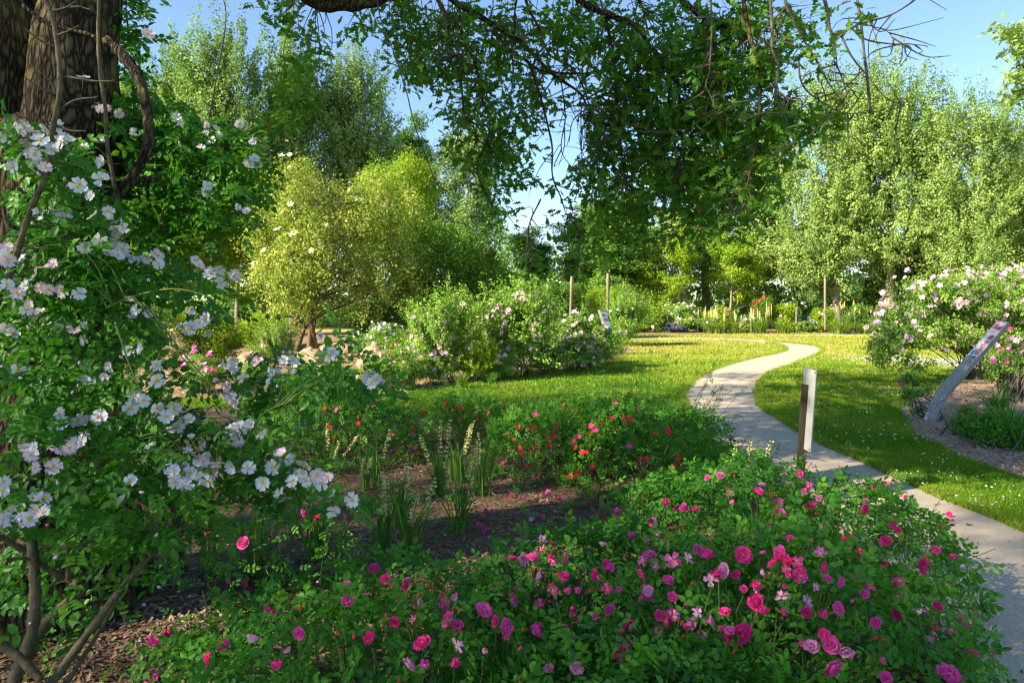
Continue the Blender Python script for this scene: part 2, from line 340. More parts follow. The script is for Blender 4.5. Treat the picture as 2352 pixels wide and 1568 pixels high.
def simple_rose(seed, n1=6, n2=5):
    mb = MB(); r = random.Random(seed)
    for n, R, z, w in ((n1, .5, 0, .5), (n2, .34, .10, .42), (3, .2, .2, .3)):
        for k in range(n):
            a = 2 * PI * k / n + r.uniform(-.3, .3); b = w * .9; c, s = math.cos(a), math.sin(a)
            mb.add([(0, 0, z - .04), (R * .8 * math.cos(a - b), R * .8 * math.sin(a - b), z + .10), (R * c, R * s, z + .14 + r.uniform(-.05, .08)), (R * .8 * math.cos(a + b), R * .8 * math.sin(a + b), z + .10)], [(0, 1, 2), (0, 2, 3)], [0.1, .8, 1, .8])
    return mb
def stamens(seed, R=.11, n=22):
    mb = MB(); r = random.Random(seed); a = np.arange(10) / 10 * 2 * PI
    V = [(0, 0, .07)] + [(R * .55 * math.cos(x), R * .55 * math.sin(x), .035) for x in a]
    mb.add(V, [(0, 1 + i, 1 + (i + 1) % 10) for i in range(10)])
    for _ in range(n):
        t = r.uniform(0, 2 * PI); q = R * r.uniform(.6, 1.25); x, y, z = q * math.cos(t), q * math.sin(t), r.uniform(.06, .12); e = .016
        mb.add([(x * .4, y * .4, .03), (x + e, y, z), (x - e, y, z), (x, y + e, z + .02)], [(0, 1, 3), (0, 3, 2), (1, 2, 3)])
    return mb
def calyx():
    mb = MB(); mb.tube([(0, 0, -.9), (0.03, .02, -.5), (0, 0, -.14), (0, 0, -.05), (0, 0, .0)], [.018, .018, .03, .06, .05], 5); return mb
def bud_mesh(name, mat):
    mb = MB(); mb.tube([(0, 0, -.9), (.04, 0, -.4), (0, 0, -.1)], [.03, .03, .05], 5, .5, 1); mb.tube([(0, 0, -.12), (0, 0, .02), (0, 0, .1)], [.08, .17, .15], 6, .5, 1)
    mb.tube([(0, 0, .05), (0, 0, .25), (0, 0, .45), (0, 0, .6)], [.15, .19, .15, .05], 6, .9, 0)
    return mb.mesh(name, [mat, M['stem']], smooth=True)
ME = {}
pv, pt, pc = petal(.46, .46, .16, .10, .10, 0, base=.035, wav=.05, seed=3)
for k, mk in (('white', 'white_petal'), ('blush', 'blush_petal')):
    for i in range(3):
        pv, pt, pc = petal(.46, .40, .14, .17, .02 + .10 * i, 0, base=.04, wav=.06 + .03 * i, seed=3 + i); mb = MB(); mb.add(pv, pt, np.array(pc)); ME[k, i] = mb.mesh('petal', M[mk], smooth=True)
ME['stamens'] = stamens(1).mesh('stamens', M['stamen']); ME['calyx'] = calyx().mesh('flower', M['stem'], smooth=True)
for k, mk in (('h', 'hot_petal'), ('m', 'mid_petal'), ('l', 'lilac_petal')):
    ME[k] = [rosette(sp, 5 + i).mesh('flower', M[mk], smooth=True) for i, sp in enumerate((DBL, CUP, DBL, RAG, FULL, CUP, SIDE, RAG if k == 'l' else FULL))]
ME['b'] = [bud_mesh('rosebud', M['red_petal'])]; ME['bh'] = [bud_mesh('rosebud', M['hot_petal'])]
for k, mk in (('r', 'red_petal'), ('pale', 'pale_petal'), ('mauve', 'mauve_petal'), ('cream', 'cream_petal'), ('dark_red', 'dark_red_petal'), ('sw', 'white_petal'), ('sh', 'hot_petal')):
    ME[k] = [simple_rose(30 + i).mesh('flower', M[mk]) for i in range(3)]
ME['wb'] = bud_mesh('rosebud', M['blush_petal'])
# ------------------------------------------------------------------ the setting: lawn, paths, planting beds
rng = np.random.default_rng(5)
def ground_mat(name, stops, scale, fine, bump, big=None, bigamt=.5, rough=.95, dist=.02, dry=False):
    m, n, b, out = nodes(name)
    tc = n.nodes.new('ShaderNodeTexCoord'); src = tc.outputs['Object']
    t = n.nodes.new('ShaderNodeTexNoise'); t.inputs['Scale'].default_value = scale; t.inputs['Detail'].default_value = 8; t.inputs['Roughness'].default_value = .7; n.links.new(src, t.inputs[0])
    r = ramp(n, stops, t.outputs[0]); col = r.outputs[0]
    if big:
        t3 = n.nodes.new('ShaderNodeTexNoise'); t3.inputs['Scale'].default_value = .45; t3.inputs['Detail'].default_value = 4; n.links.new(src, t3.inputs[0])
        rf = ramp(n, [(.42, (0, 0, 0)), (.66, (bigamt,) * 3)], t3.outputs[0])
        mx = n.nodes.new('ShaderNodeMix'); mx.data_type = 'RGBA'; n.links.new(rf.outputs[0], mx.inputs[0]); n.links.new(col, mx.inputs[6]); mx.inputs[7].default_value = (*big, 1); col = mx.outputs[2]
    if dry:      # turf colour blends to yellow with distance down the lawn
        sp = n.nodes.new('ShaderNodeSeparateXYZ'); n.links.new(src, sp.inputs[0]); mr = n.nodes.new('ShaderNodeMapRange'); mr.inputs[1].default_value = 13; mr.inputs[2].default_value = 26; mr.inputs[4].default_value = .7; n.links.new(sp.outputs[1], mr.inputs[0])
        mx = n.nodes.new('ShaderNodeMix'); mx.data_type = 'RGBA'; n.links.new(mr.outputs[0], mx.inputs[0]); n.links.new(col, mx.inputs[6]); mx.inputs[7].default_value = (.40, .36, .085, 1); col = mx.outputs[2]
    n.links.new(col, b.inputs['Base Color']); b.inputs['Roughness'].default_value = rough; b.inputs['Specular IOR Level'].default_value = .12
    t2 = n.nodes.new('ShaderNodeTexNoise'); t2.inputs['Scale'].default_value = fine; t2.inputs['Detail'].default_value = 5; n.links.new(src, t2.inputs[0])
    bp = n.nodes.new('ShaderNodeBump'); bp.inputs['Strength'].default_value = bump; bp.inputs['Distance'].default_value = dist; n.links.new(t2.outputs[0], bp.inputs['Height']); n.links.new(bp.outputs[0], b.inputs['Normal'])
    return m
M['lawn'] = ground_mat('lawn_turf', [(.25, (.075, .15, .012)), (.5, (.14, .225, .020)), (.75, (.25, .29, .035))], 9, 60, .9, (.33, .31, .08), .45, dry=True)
M['path'] = ground_mat('beige_gravel', [(.2, (.31, .25, .185)), (.5, (.455, .375, .282)), (.8, (.57, .485, .375))], 42, 190, .55, (.37, .30, .22), .8, dist=.008)
M['mulch'] = ground_mat('bark_mulch', [(.25, (.06, .038, .022)), (.5, (.13, .082, .05)), (.75, (.24, .16, .10))], 30, 45, 1, None)
M['soil'] = ground_mat('dry_soil', [(.25, (.15, .09, .05)), (.5, (.25, .16, .095)), (.75, (.34, .24, .15))], 9, 30, .8, (.12, .14, .035), .5)
M['pale_mulch'] = ground_mat('pale_mulch', [(.25, (.18, .112, .07)), (.5, (.34, .225, .15)), (.75, (.47, .34, .24))], 26, 45, 1, None)

def sheet(name, poly, z, mat, parent=None):
    "a ground sheet from an outline"
    import bmesh
    bm = bmesh.new(); vs = [bm.verts.new((float(p[0]), float(p[1]), z)) for p in poly]; bm.faces.new(vs); bmesh.ops.triangulate(bm, faces=bm.faces[:]); bm.normal_update()
    for f in bm.faces:
        if f.normal.z < 0: f.normal_flip()
    me = bpy.data.meshes.new(name); bm.to_mesh(me); bm.free(); me.materials.append(mat)
    o = bpy.data.objects.new(name, me); COL.objects.link(o); tag(o, kind='structure'); return o
def wobble(poly, amp, sc=2.):
    P = np.asarray(poly, float); n = vnoise(np.c_[P[:, :2] * sc, np.zeros(len(P))]) - .5; n2 = vnoise(np.c_[P[:, :2] * sc + 31, np.ones(len(P))]) - .5
    Q = P.copy(); Q[:, 0] += amp * n * 2; Q[:, 1] += amp * n2 * 2; return Q
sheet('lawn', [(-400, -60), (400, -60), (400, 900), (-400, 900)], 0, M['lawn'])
E = lambda L: [gr(*p)[:2] for p in L]
PL = catmull([(1.75, .5), (1.95, 2.2), (2.08, 3.2), (2.28, 5), (2.40, 6.6)] + E([(1632, 1008), (1594, 968), (1578, 935), (1576, 905), (1596, 877), (1648, 848), (1720, 826), (1790, 811), (1806, 802), (1795, 793), (1762, 787.5)]), 8)
PR = catmull([(3.35, .5), (3.50, 2.2), (3.58, 3.2), (3.66, 5), (3.62, 6.6)] + E([(1868, 1012), (1815, 980), (1758, 945), (1730, 905), (1752, 869), (1790, 846), (1868, 818), (1886, 804), (1858, 793), (1775, 784.5)]), 8)
PL = wobble(PL, .04, 1.7); PR = wobble(PR, .05, 1.9)
def strip(name, A, B, z, mat):
    n = 120
    def rs(P):
        s = np.r_[0, np.cumsum(np.linalg.norm(np.diff(P, axis=0), axis=1))]; t = np.linspace(0, s[-1], n); return np.c_[np.interp(t, s, P[:, 0]), np.interp(t, s, P[:, 1])]
    A, B = rs(A), rs(B); V = np.vstack([np.c_[A, np.full(n, z)], np.c_[B, np.full(n, z)]]); i = np.arange(n - 1)
    mb = MB(); mb.add(V, np.vstack([np.stack([i, i + n, i + n + 1], 1), np.stack([i, i + n + 1, i + 1], 1)])); o = mb.build(name, mat); tag(o, kind='structure')
    return np.vstack([A, B[::-1]])
PATH = strip('path', PL, PR, .004, M['path'])
PB = strip('path', catmull(E([(1300, 776.2), (1440, 776.4), (1560, 776.6), (1650, 777), (1740, 781), (1772, 784.6)]), 6), catmull(E([(1300, 779), (1440, 779.2), (1560, 779.6), (1650, 780.6), (1720, 784), (1760, 788)]), 6), .006, M['path'])
PC = strip('path', catmull(E([(1700, 770.3), (1850, 769), (1950, 767), (2080, 765.3), (2300, 764)]), 6), catmull(E([(1700, 771.2), (1850, 771.6), (1950, 770.8), (2080, 769.4), (2300, 768.5)]), 6), .004, M['path'])
BED_N = wobble(catmull([(-8, .3), (-3, .1), (1.7, .3), (1.9, 3), (2.18, 5), (2.25, 6.0), (1.9, 7.2), (.8, 8.9), (-1, 9.9), (-4, 10.7), (-8, 11.5)], 6), .08, 1.3)
BED_M = wobble(np.vstack([catmull(E([(-300, 930), (100, 918), (300, 916), (500, 914), (700, 912), (900, 906), (1000, 891), (1150, 871), (1300, 851), (1400, 832), (1452, 808), (1440, 797), (1390, 789)]), 5), E([(1330, 777), (1300, 764), (900, 762), (-600, 762)])]), .15, .8)
BED_R = wobble(np.vstack([catmull(E([(2560, 1190), (2360, 1114), (2250, 1067), (2120, 1002), (2068, 955), (2078, 925), (2130, 905), (2190, 880), (2260, 868), (2300, 845), (2420, 838)]), 6), E([(2700, 838), (2900, 1000)])]), .07, 1.5)
BED_F = wobble(np.vstack([catmull(E([(1380, 769.5), (1440, 770), (1560, 768.5), (1660, 767.5), (1750, 766), (1850, 764.5), (1960, 765.2), (2060, 762.5), (2300, 761)]), 5), E([(2500, 740), (1300, 740)])]), .2, .4)
sheet('mulch_bed', BED_N, .009, M['mulch']); sheet('mulch_bed', BED_M, .008, M['soil']); sheet('mulch_bed', BED_R, .008, M['pale_mulch']); sheet('mulch_bed', BED_F, .010, M['soil'])
sheet('woodland_floor', [(-160, 47.5), (160, 47.5), (160, 190), (-160, 190)], .012, ground_mat('woodland_floor', [(.3, (.05, .06, .015)), (.7, (.13, .12, .04))], 3, 12, .6))

# grass: blades of turf, finer and denser near the camera
def field(n, d0, d1, k):
    "points in view on the ground, density falling with distance"
    u = rng.random(n); d = (d0 ** (1 - k) + u * (d1 ** (1 - k) - d0 ** (1 - k))) ** (1 / (1 - k)); x = (rng.random(n) * 2 - 1) * d * .92
    return np.c_[x, d]
beds = (PATH, PB, PC, BED_N, BED_M, BED_R, BED_F)
P = field(900000, 4.6, 40, 2.0); P = P[(P[:, 0] > -9)]
keep = np.ones(len(P), bool)
for b_ in beds: keep &= ~inside(P, b_)
P = P[keep]; n = len(P)
pat = vnoise(np.c_[P * 1.1, np.zeros(n)]); clump = vnoise(np.c_[P * 9, np.full(n, 3.)])
h = (.018 + .030 * rng.random(n) * (0.5 + clump)) * (1 + P[:, 1] / 30); a = rng.random(n) * 2 * PI; lean = .25 + .5 * rng.random(n)
axv = np.c_[np.cos(a) * lean, np.sin(a) * lean, np.ones(n)]; axv = unit(axv)
w = .0038 * (1 + P[:, 1] / 5)
mb = MB(); tv = BLADE[0]; side = unit(np.cross(axv, np.c_[np.cos(a + 1), np.sin(a + 1), np.zeros(n)]))
base = np.c_[P, np.zeros(n)]; V = np.stack([base + side * w[:, None], base - side * w[:, None], base + axv * h[:, None]], 1).reshape(-1, 3)
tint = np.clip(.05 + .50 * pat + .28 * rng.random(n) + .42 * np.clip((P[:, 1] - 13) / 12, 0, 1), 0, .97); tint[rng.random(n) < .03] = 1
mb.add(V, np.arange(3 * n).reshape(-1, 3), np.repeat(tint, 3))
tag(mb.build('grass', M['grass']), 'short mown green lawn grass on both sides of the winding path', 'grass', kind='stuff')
# longer unmown fringe along the path edges and beds
mb = MB()
for line, outw in ((PL, -1), (PR, 1)):
    s = rng.integers(0, len(line) - 1, 9000); t = rng.random(9000)[:, None]; p = line[s] * (1 - t) + line[s + 1] * t
    tg = unit(line[s + 1] - line[s]); nm = np.c_[-tg[:, 1], tg[:, 0]] * (-outw); p = p + nm * (rng.random(9000)[:, None] * .16 - .035); p = p[(p[:, 1] > 4.0)]
    n = len(p); a = rng.random(n) * 2 * PI; ax_ = unit(np.c_[np.cos(a) * .6, np.sin(a) * .6, np.full(n, 1.)]); mb.scatter((BLADE3[0] * np.array([1, .8, 1]), BLADE3[1]), np.c_[p, np.zeros(n)], ax_, np.c_[np.cos(a + 1.5), np.sin(a + 1.5), np.zeros(n)], (.03 + .05 * rng.random(n)) * (1 + p[:, 1] / 40), .35 + .6 * rng.random(n))
tag(mb.build('grass', M['grass']), 'longer yellowing grass fringe along the edges of the gravel path', 'grass', kind='stuff')
# daisies in the lawn
P = field(17000, 5, 34, 1.5); P = P[(P[:, 0] > -3)]
keep = np.ones(len(P), bool)
for b_ in beds: keep &= ~inside(P, b_)
dn = vnoise(np.c_[P * .55, np.full(len(P), 9.)]); dn2 = vnoise(np.c_[P * 2.3, np.full(len(P), 5.)])
right = np.clip((P[:, 0] - P[:, 1] * .22) / 4, .12, 1); keep &= rng.random(len(P)) < np.clip((dn - .25) * 2.2, 0, 1) * np.clip((dn2 - .25) * 2, 0, 1) * right
P = P[keep]; n = len(P)
hx = np.arange(6) / 6 * 2 * PI; DAISY = tmpl([(0, 0, .25)] + [(math.cos(t) * .5, math.sin(t) * .5, 0) for t in hx], [(0, 1 + i, 1 + (i + 1) % 6) for i in range(6)])
mb = MB(); a = rng.random((n, 3)) - .5; mb.scatter(DAISY, np.c_[P, .03 + .025 * rng.random(n)], np.c_[np.ones(n), a[:, 0], a[:, 1] * .5], np.c_[a[:, 0], a[:, 1] - .3, np.ones(n)], (.009 + .010 * rng.random(n)) * (1 + P[:, 1] / 30), rng.random(n))
tag(mb.build('daisies', M['daisy']), 'small white daisies dotted across the lawn grass', 'daisies', kind='stuff')
# bark chips
CHIP = tmpl([(-.5, -.16, 0), (.5, -.12, .05), (.48, .15, .02), (-.46, .14, .06)], [(0, 1, 2), (0, 2, 3)])
def chips(name, label, poly, n, d0, d1, mat, size, xl=None):
    P = field(n, d0, d1, 1.7); P = P[inside(P, poly)]; n = len(P); a = rng.random(n) * 2 * PI; r3 = rng.normal(size=(n, 3)) * .35
    mb = MB(); mb.scatter(CHIP, np.c_[P, .012 + .022 * rng.random(n)], np.c_[np.cos(a), np.sin(a), r3[:, 0]], np.c_[r3[:, 1], r3[:, 2], np.ones(n)], size * (.5 + rng.random(n)) * (1 + P[:, 1] / 30), np.clip(.5 * rng.random(n) + .5 * vnoise(np.c_[P * 3, np.zeros(n)]) , 0, 1))
    tag(mb.build(name, mat), label, 'mulch', kind='stuff')
chips('bark_chips', 'dark brown bark chip mulch under the nearer rose bushes', BED_N, 60000, 2.2, 11, M['chip'], .030)
chips('bark_chips', 'pale dry bark chips in the curved bed round the leaning sign', BED_R, 70000, 5, 22, M['pale_chip'], .035)
chips('bark_chips', 'sunlit brown litter along the shrub rose border', BED_M, 40000, 11, 30, M['pale_chip'], .05)
# fallen petals
def petals(name, label, P, mat, size):
    n = len(P); a = rng.random(n) * 2 * PI; r3 = rng.normal(size=(n, 3)) * .3; mb = MB(); tv = tmpl([(-.5, 0, .08), (0, -.35, 0), (.5, 0, .1), (0, .35, .02)], [(0, 1, 2), (0, 2, 3)])
    mb.scatter(tv, np.c_[P, np.full(n, .045) + .015 * rng.random(n)], np.c_[np.cos(a), np.sin(a), r3[:, 0]], np.c_[r3[:, 1], r3[:, 2], np.ones(n)], size * (.6 + .7 * rng.random(n)), rng.random(n)); tag(mb.build(name, mat), label, 'petals', kind='stuff')
c_ = np.vstack([rng.normal(size=(26, 2)) * (.35, .3) + gr(520, 1345)[:2], rng.normal(size=(14, 2)) * (.35, .35) + gr(640, 1290)[:2], rng.normal(size=(16, 2)) * (.3, .3) + gr(800, 1250)[:2], rng.normal(size=(14, 2)) * (.4, .2) + gr(330, 1440)[:2], rng.normal(size=(22, 2)) * (.15, .6) + np.array([1.95, 2.9])])
petals('fallen_petals', 'scattered fallen pink petals on the dark bark mulch', c_, M['fallen'], .022)
c_ = np.vstack([rng.normal(size=(1500, 2)) * (1.0, 1.1) + gr(2180, 835)[:2], rng.normal(size=(900, 2)) * (.9, .9) + gr(2090, 830)[:2], rng.normal(size=(700, 2)) * (.6, .6) + gr(2330, 850)[:2]])
petals('fallen_petals', 'carpet of pale fallen petals under the big pink rose', c_, M['fallen_white'], .045)

# leaf litter, grit and small stones on the path
P = field(5200, 2.6, 16, 1.5); P = P[inside(P, PATH)]; n = len(P); a = rng.random(n) * 2 * PI; e = rng.random(n); mb = MB()
mb.scatter(CHIP, np.c_[P, .006 + .006 * rng.random(n)], np.c_[np.cos(a), np.sin(a), rng.normal(size=n) * .1], np.c_[rng.normal(size=(n, 2)) * .2, np.ones(n)], np.where(e < .08, .035, .011) * (.5 + rng.random(n)), rng.random(n) ** 1.5)
tag(mb.build('path_litter', M['chip']), 'scattered dry leaf bits and grit on the gravel path', 'litter', kind='stuff')
# ------------------------------------------------------------------ trees and shrubs of the background
def dirs(rg, n, up=0.):
    v = rg.normal(size=(n, 3)); v[:, 2] += up; return unit(v)
def clumps_in(rg, ells, n, shell=.45):
    E_ = np.array(ells, float); w = (E_[:, 3] * E_[:, 4] * E_[:, 5]) ** .72; k = rg.choice(len(E_), n, p=w / w.sum()); d = dirs(rg, n)
    r = 1 - shell * rg.random(n) ** 1.6; q = 1 + .30 * (vnoise(d * 2.2 + k[:, None] * 7.3) - .5) * 2
    return E_[k, :3] + d * E_[k, 3:] * (r * q)[:, None], d
def crown(rg, mb, C, D, per, rad, leaf, tmplt, style='round', zmin=.3):
    "leaves round clump centres C with outward directions D"
    n = len(C); m = rg.poisson(per, n) + 3; idx = np.repeat(np.arange(n), m); N = len(idx); g = unit(rg.normal(size=(N, 3))) * (1.55 * rg.random(N) ** .45)[:, None]; R = rad * (.6 + .8 * rg.random(n))[idx]
    if style == 'spray':
        ax = unit(D * .7 + np.array([0, 0, .9]) + rg.normal(size=(n, 3)) * .25)[idx]; t = rg.random(N) * 2.4 - .6; p = C[idx] + ax * (t * R * 1.5)[:, None] + g * (R * .30 * (1.25 - t * .32))[:, None]
    elif style == 'droop':
        ax = unit(D * .5 + np.array([0, 0, -.8]) + rg.normal(size=(n, 3)) * .3)[idx]; t = rg.random(N) * 2 - .5; p = C[idx] + ax * (t * R * 1.2)[:, None] + g * (R * .42)[:, None]
    else:
        p = C[idx] + g * R[:, None] * np.array([.60, .60, .42])
    nr = unit(g * .42 + rg.normal(size=(N, 3)) * .22 + D[idx] * .6 + np.array([0, 0, .5])); ax = unit(rg.normal(size=(N, 3)) + D[idx] * .5 - np.array([0, 0, .3]))
    ct = rg.random(n)[idx]; tint = np.clip(.34 * rg.random(N) + .58 * ct + .02, 0, .93); tint[rg.random(N) < .01] = 1
    ok = p[:, 2] > zmin
    mb.scatter(tmplt, p[ok], ax[ok], nr[ok], (leaf * (.65 + .7 * rg.random(N)))[ok], tint[ok])
def limb(mb, a, b, r0, r1, rg, sag=.12, n=5, sides=5):
    t = np.linspace(0, 1, n)[:, None]; L = np.linalg.norm(b - a); mid = np.array([rg.normal() * .12 * L, rg.normal() * .12 * L, sag * L])
    P = a * (1 - t) + b * t + mid * (4 * t * (1 - t)); mb.tube(P, np.linspace(r0, r1, n), sides)
PROTO = {}
def child(name, me, T, M3=None, mat=None, stuff=False):
    o = bpy.data.objects.new(name, me); COL.objects.link(o); o.parent = T
    if M3 is not None: o.matrix_basis = Matrix([list(map(float, r)) + [0.] for r in M3] + [[0, 0, 0, 1]])
    if mat is not None and mat != me.materials[0]: o.material_slots[0].link = 'OBJECT'; o.material_slots[0].material = mat
    if stuff: o['kind'] = 'stuff'
    return o
def spin(sx, sz, th): c, s = math.cos(th), math.sin(th); return np.array([[c * sx, -s * sx, 0], [s * sx, c * sx, 0], [0, 0, sz]])
def tree(name, label, group, base, d, box, leafmat_, barkmat, n=260, per=110, rad=.75, leaf=.15, style='round', seed=0, lobes=7, stems=1, rtrunk=.16, tm=LEAF4, squash=.8, limbs=70, cat='tree', zmin=.4, shell=.5, proto=None, core=.74, lobef=(.30, .48)):
    "box = crown outline left, top, right, bottom in picture pixels at distance d; trees of one proto share their meshes, turned and scaled"
    rg = np.random.default_rng(seed); x0, y0, x1, y1 = box; s = d / F
    cx, hw = ((x0 + x1) / 2 - CX) * s, (x1 - x0) / 2 * s; zt, zb = CAMH - (y0 - HY) * s, CAMH - (y1 - HY) * s; cz, hh = (zt + zb) / 2, (zt - zb) / 2
    if proto in PROTO:
        p = PROTO[proto]; M3 = spin(hw / p['hw'], zt / p['zt'], seed * 1.7); loc = np.array([cx, d, 0.]) - M3 @ np.array([p['off'], 0, 0]); T = thing(name, label, cat, loc, group)
        child('trunk', p['trunk'], T, M3, barkmat); child('crown', p['crown'], T, M3, leafmat_); return T, loc + p['C'] @ M3.T, unit(p['D'] @ M3.T)
    bx = (base - CX) * s; loc = np.array([bx, d, 0.]); T = thing(name, label, cat, loc, group)
    hd = max(hw * squash, .5)
    ells = [(cx, d, cz, hw * core, hd * core, hh * (core + .10))]
    for i in range(lobes):
        a = rg.uniform(0, 2 * PI); z = rg.uniform(-.72, .72); k = math.sqrt(max(0, 1 - z * z)) * .62
        f = rg.uniform(*lobef); k *= (1.25 if lobef[0] < .3 else 1.); ells.append((cx + math.cos(a) * hw * k, d + math.sin(a) * hd * k, cz + z * hh * .8, hw * f, hd * f, min(hh, hw * 1.5) * f * 1.05))
    C, D = clumps_in(rg, ells, n, shell); mb = MB(); crown(rg, mb, C, D, per, rad, leaf, tm, style, zmin)
    tr = MB(); top = np.array([cx, d, cz + hh * .35]); tops = []
    for k in range(stems):
        off = np.array([rg.normal() * .05 * hw * 2, rg.normal() * .12, 0]) if stems > 1 else np.zeros(3); a = loc + off; b = top + np.array([rg.normal() * hw * .35 if stems > 1 else 0, rg.normal() * hd * .3, 0]) * (1 if stems > 1 else .2)
        t = np.linspace(0, 1, 10)[:, None]; Pt = a * (1 - t) + b * t + np.array([math.sin(k * 2.1 + seed) * .25, .1, 0]) * np.sin(t * PI) * min(1, hw * .2); r = rtrunk * (1 - .82 * t[:, 0]); r[0] *= 1.35; tr.tube(Pt - np.array([0, 0, .1]) * (t < .01), r, 8); tops.append(Pt)
    for i in rg.permutation(len(C))[:limbs]:
        Pt = tops[i % stems]; zz = Pt[:, 2]; tgt = C[i][2] - .7 * np.linalg.norm(C[i][:2] - top[:2]) ; j = int(np.clip(np.searchsorted(zz, max(tgt, zb * .6 + .1)), 1, 8)); limb(tr, Pt[j], C[i], rtrunk * .26 * (1 - j / 12), .018, rg, .08, 4, 4)
    tm_, cm_ = tr.mesh('trunk', barkmat, loc, True), mb.mesh('crown', leafmat_, loc); child('trunk', tm_, T); child('crown', cm_, T)
    if proto: PROTO[proto] = dict(hw=hw, zt=zt, off=cx - bx, trunk=tm_, crown=cm_, C=C - loc, D=D)
    return T, C, D
FB, BB = M['far_bark'], M['brown_bark']
gP = 'tall trees behind the garden'
tree('poplar_tree', 'tall silvery green poplar between the oak trunk and the second poplar', gP, 430, 46, (318, 95, 480, 650), M['poplar'], FB, 430, 120, .72, .18, 'spray', 1, proto='pa')
tree('poplar_tree', 'tallest silvery green poplar, its crown topping out above the cream flowered tree', gP, 545, 44, (405, 42, 640, 650), M['poplar'], FB, 520, 125, .72, .18, 'spray', 2, proto='pb')
tree('poplar_tree', 'silvery poplar partly hidden by the drooping oak spray', gP, 655, 47, (580, 50, 755, 640), M['poplar'], FB, 300, 120, .8, .15, 'spray', 3, proto='pa')
tree('poplar_tree', 'slender silvery poplar standing against the gap of blue sky', gP, 820, 50, (722, 104, 925, 640), M['poplar'], FB, 300, 120, .85, .16, 'spray', 4, proto='pb')
tree('poplar_tree', 'shorter darker poplar just beyond the slender one', gP, 955, 55, (880, 245, 1020, 700), M['broad'], FB, 340, 110, .8, .20, 'round', 5, proto='la')
tree('poplar_tree', 'pale green willow-like tree behind the dark bush', gP, 1070, 50, (985, 250, 1168, 690), M['poplar'], FB, 330, 110, .8, .18, 'droop', 6)
tree('leafy_tree', 'mid green leafy tree showing beside the oak trunk', gP, 290, 34, (190, 150, 360, 690), M['lime'], BB, 330, 110, .6, .15, 'round', 7, proto='lb')
tree('leafy_tree', 'low rounded tree closing the far end of the lawn under open sky', gP, 1215, 62, (1150, 512, 1285, 700), M['broad'], BB, 150, 110, .9, .19, 'round', 8, proto='la')
tree('leafy_tree', 'rounded green tree behind the two tall wooden posts', gP, 1345, 56, (1265, 450, 1440, 710), M['aspen'], BB, 200, 115, .9, .17, 'round', 9, proto='lb')
tree('leafy_tree', 'dark green tree with a bare lower trunk beyond the slanting sign', gP, 1420, 46, (1330, 395, 1530, 700), M['broad'], BB, 240, 115, .75, .15, 'round', 10, proto='la')
tree('leafy_tree', 'broad green tree mostly hidden by hanging oak leaves', gP, 1590, 52, (1470, 325, 1730, 710), M['aspen'], FB, 300, 115, .9, .17, 'round', 11, proto='lb')
tree('leafy_tree', 'pale green tree rising at the tips of the oak leaves', gP, 1745, 50, (1665, 280, 1850, 690), M['aspen'], FB, 280, 115, .85, .16, 'round', 12, proto='la')
tree('aspen_tree', 'tall aspen with two feathery tops right of the hanging oak branches', gP, 1925, 43, (1780, 130, 2015, 700), M['aspen'], FB, 600, 122, .7, .148, 'spray', 13, rtrunk=.26, proto='aa')
tree('aspen_tree', 'widest tall aspen in full sun beside the blue sky', gP, 2040, 42, (1890, 112, 2195, 705), M['aspen'], FB, 680, 125, .7, .148, 'spray', 14, rtrunk=.30, proto='ab')
tree('aspen_tree', 'tall aspen with bare pale limbs above the pink rose shrub', gP, 2230, 38, (2125, 190, 2340, 700), M['aspen'], FB, 300, 120, .8, .15, 'spray', 15, proto='aa')
tree('aspen_tree', 'aspen cut by the picture edge above the pink rose shrub', gP, 2370, 39, (2265, 210, 2490, 705), M['aspen'], FB, 300, 120, .8, .15, 'spray', 16, proto='ab')
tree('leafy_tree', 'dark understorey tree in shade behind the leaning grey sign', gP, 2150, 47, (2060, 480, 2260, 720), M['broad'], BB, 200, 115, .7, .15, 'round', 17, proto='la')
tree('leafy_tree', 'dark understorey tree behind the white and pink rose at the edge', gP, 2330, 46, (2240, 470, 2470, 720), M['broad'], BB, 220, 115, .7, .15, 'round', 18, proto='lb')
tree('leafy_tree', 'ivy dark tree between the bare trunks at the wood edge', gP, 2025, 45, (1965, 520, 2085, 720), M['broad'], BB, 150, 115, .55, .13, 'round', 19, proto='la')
gS = 'small trees at the wood edge'
tree('small_tree', 'yellow green young tree with a thin trunk near the middle of the far bed', gS, 1600, 45, (1455, 525, 1625, 720), M['lime'], FB, 190, 110, .55, .12, 'round', 20, rtrunk=.09, proto='sa')
tree('small_tree', 'yellow green young tree spreading behind the dark red roses', gS, 1705, 46, (1600, 510, 1765, 725), M['lime'], FB, 190, 110, .55, .12, 'droop', 21, rtrunk=.08, proto='sa')
tree('small_tree', 'bushy green young tree behind the tallest post of the far bed', gS, 1900, 44, (1785, 490, 1985, 690), M['aspen'], FB, 240, 110, .6, .12, 'round', 22, rtrunk=.11, proto='sb')
# far wood closing the view
rg = np.random.default_rng(40); n = 950
C = np.c_[rg.uniform(-75, 75, n), rg.uniform(64, 84, n), rg.random(n) * 9.0]; gap = np.abs((C[:, 0] / C[:, 1] * F + CX) - 1215) < 80; C[gap, 2] *= .86; D = unit(np.c_[rg.normal(size=n) * .4, -np.ones(n), np.full(n, .4)])
mb = MB(); crown(rg, mb, C, D, 60, 1.7, .50, LEAF4, 'round', .0); tag(mb.build('far_wood', M['broad']), 'distant green wood closing the view behind the garden', 'wood', kind='stuff')
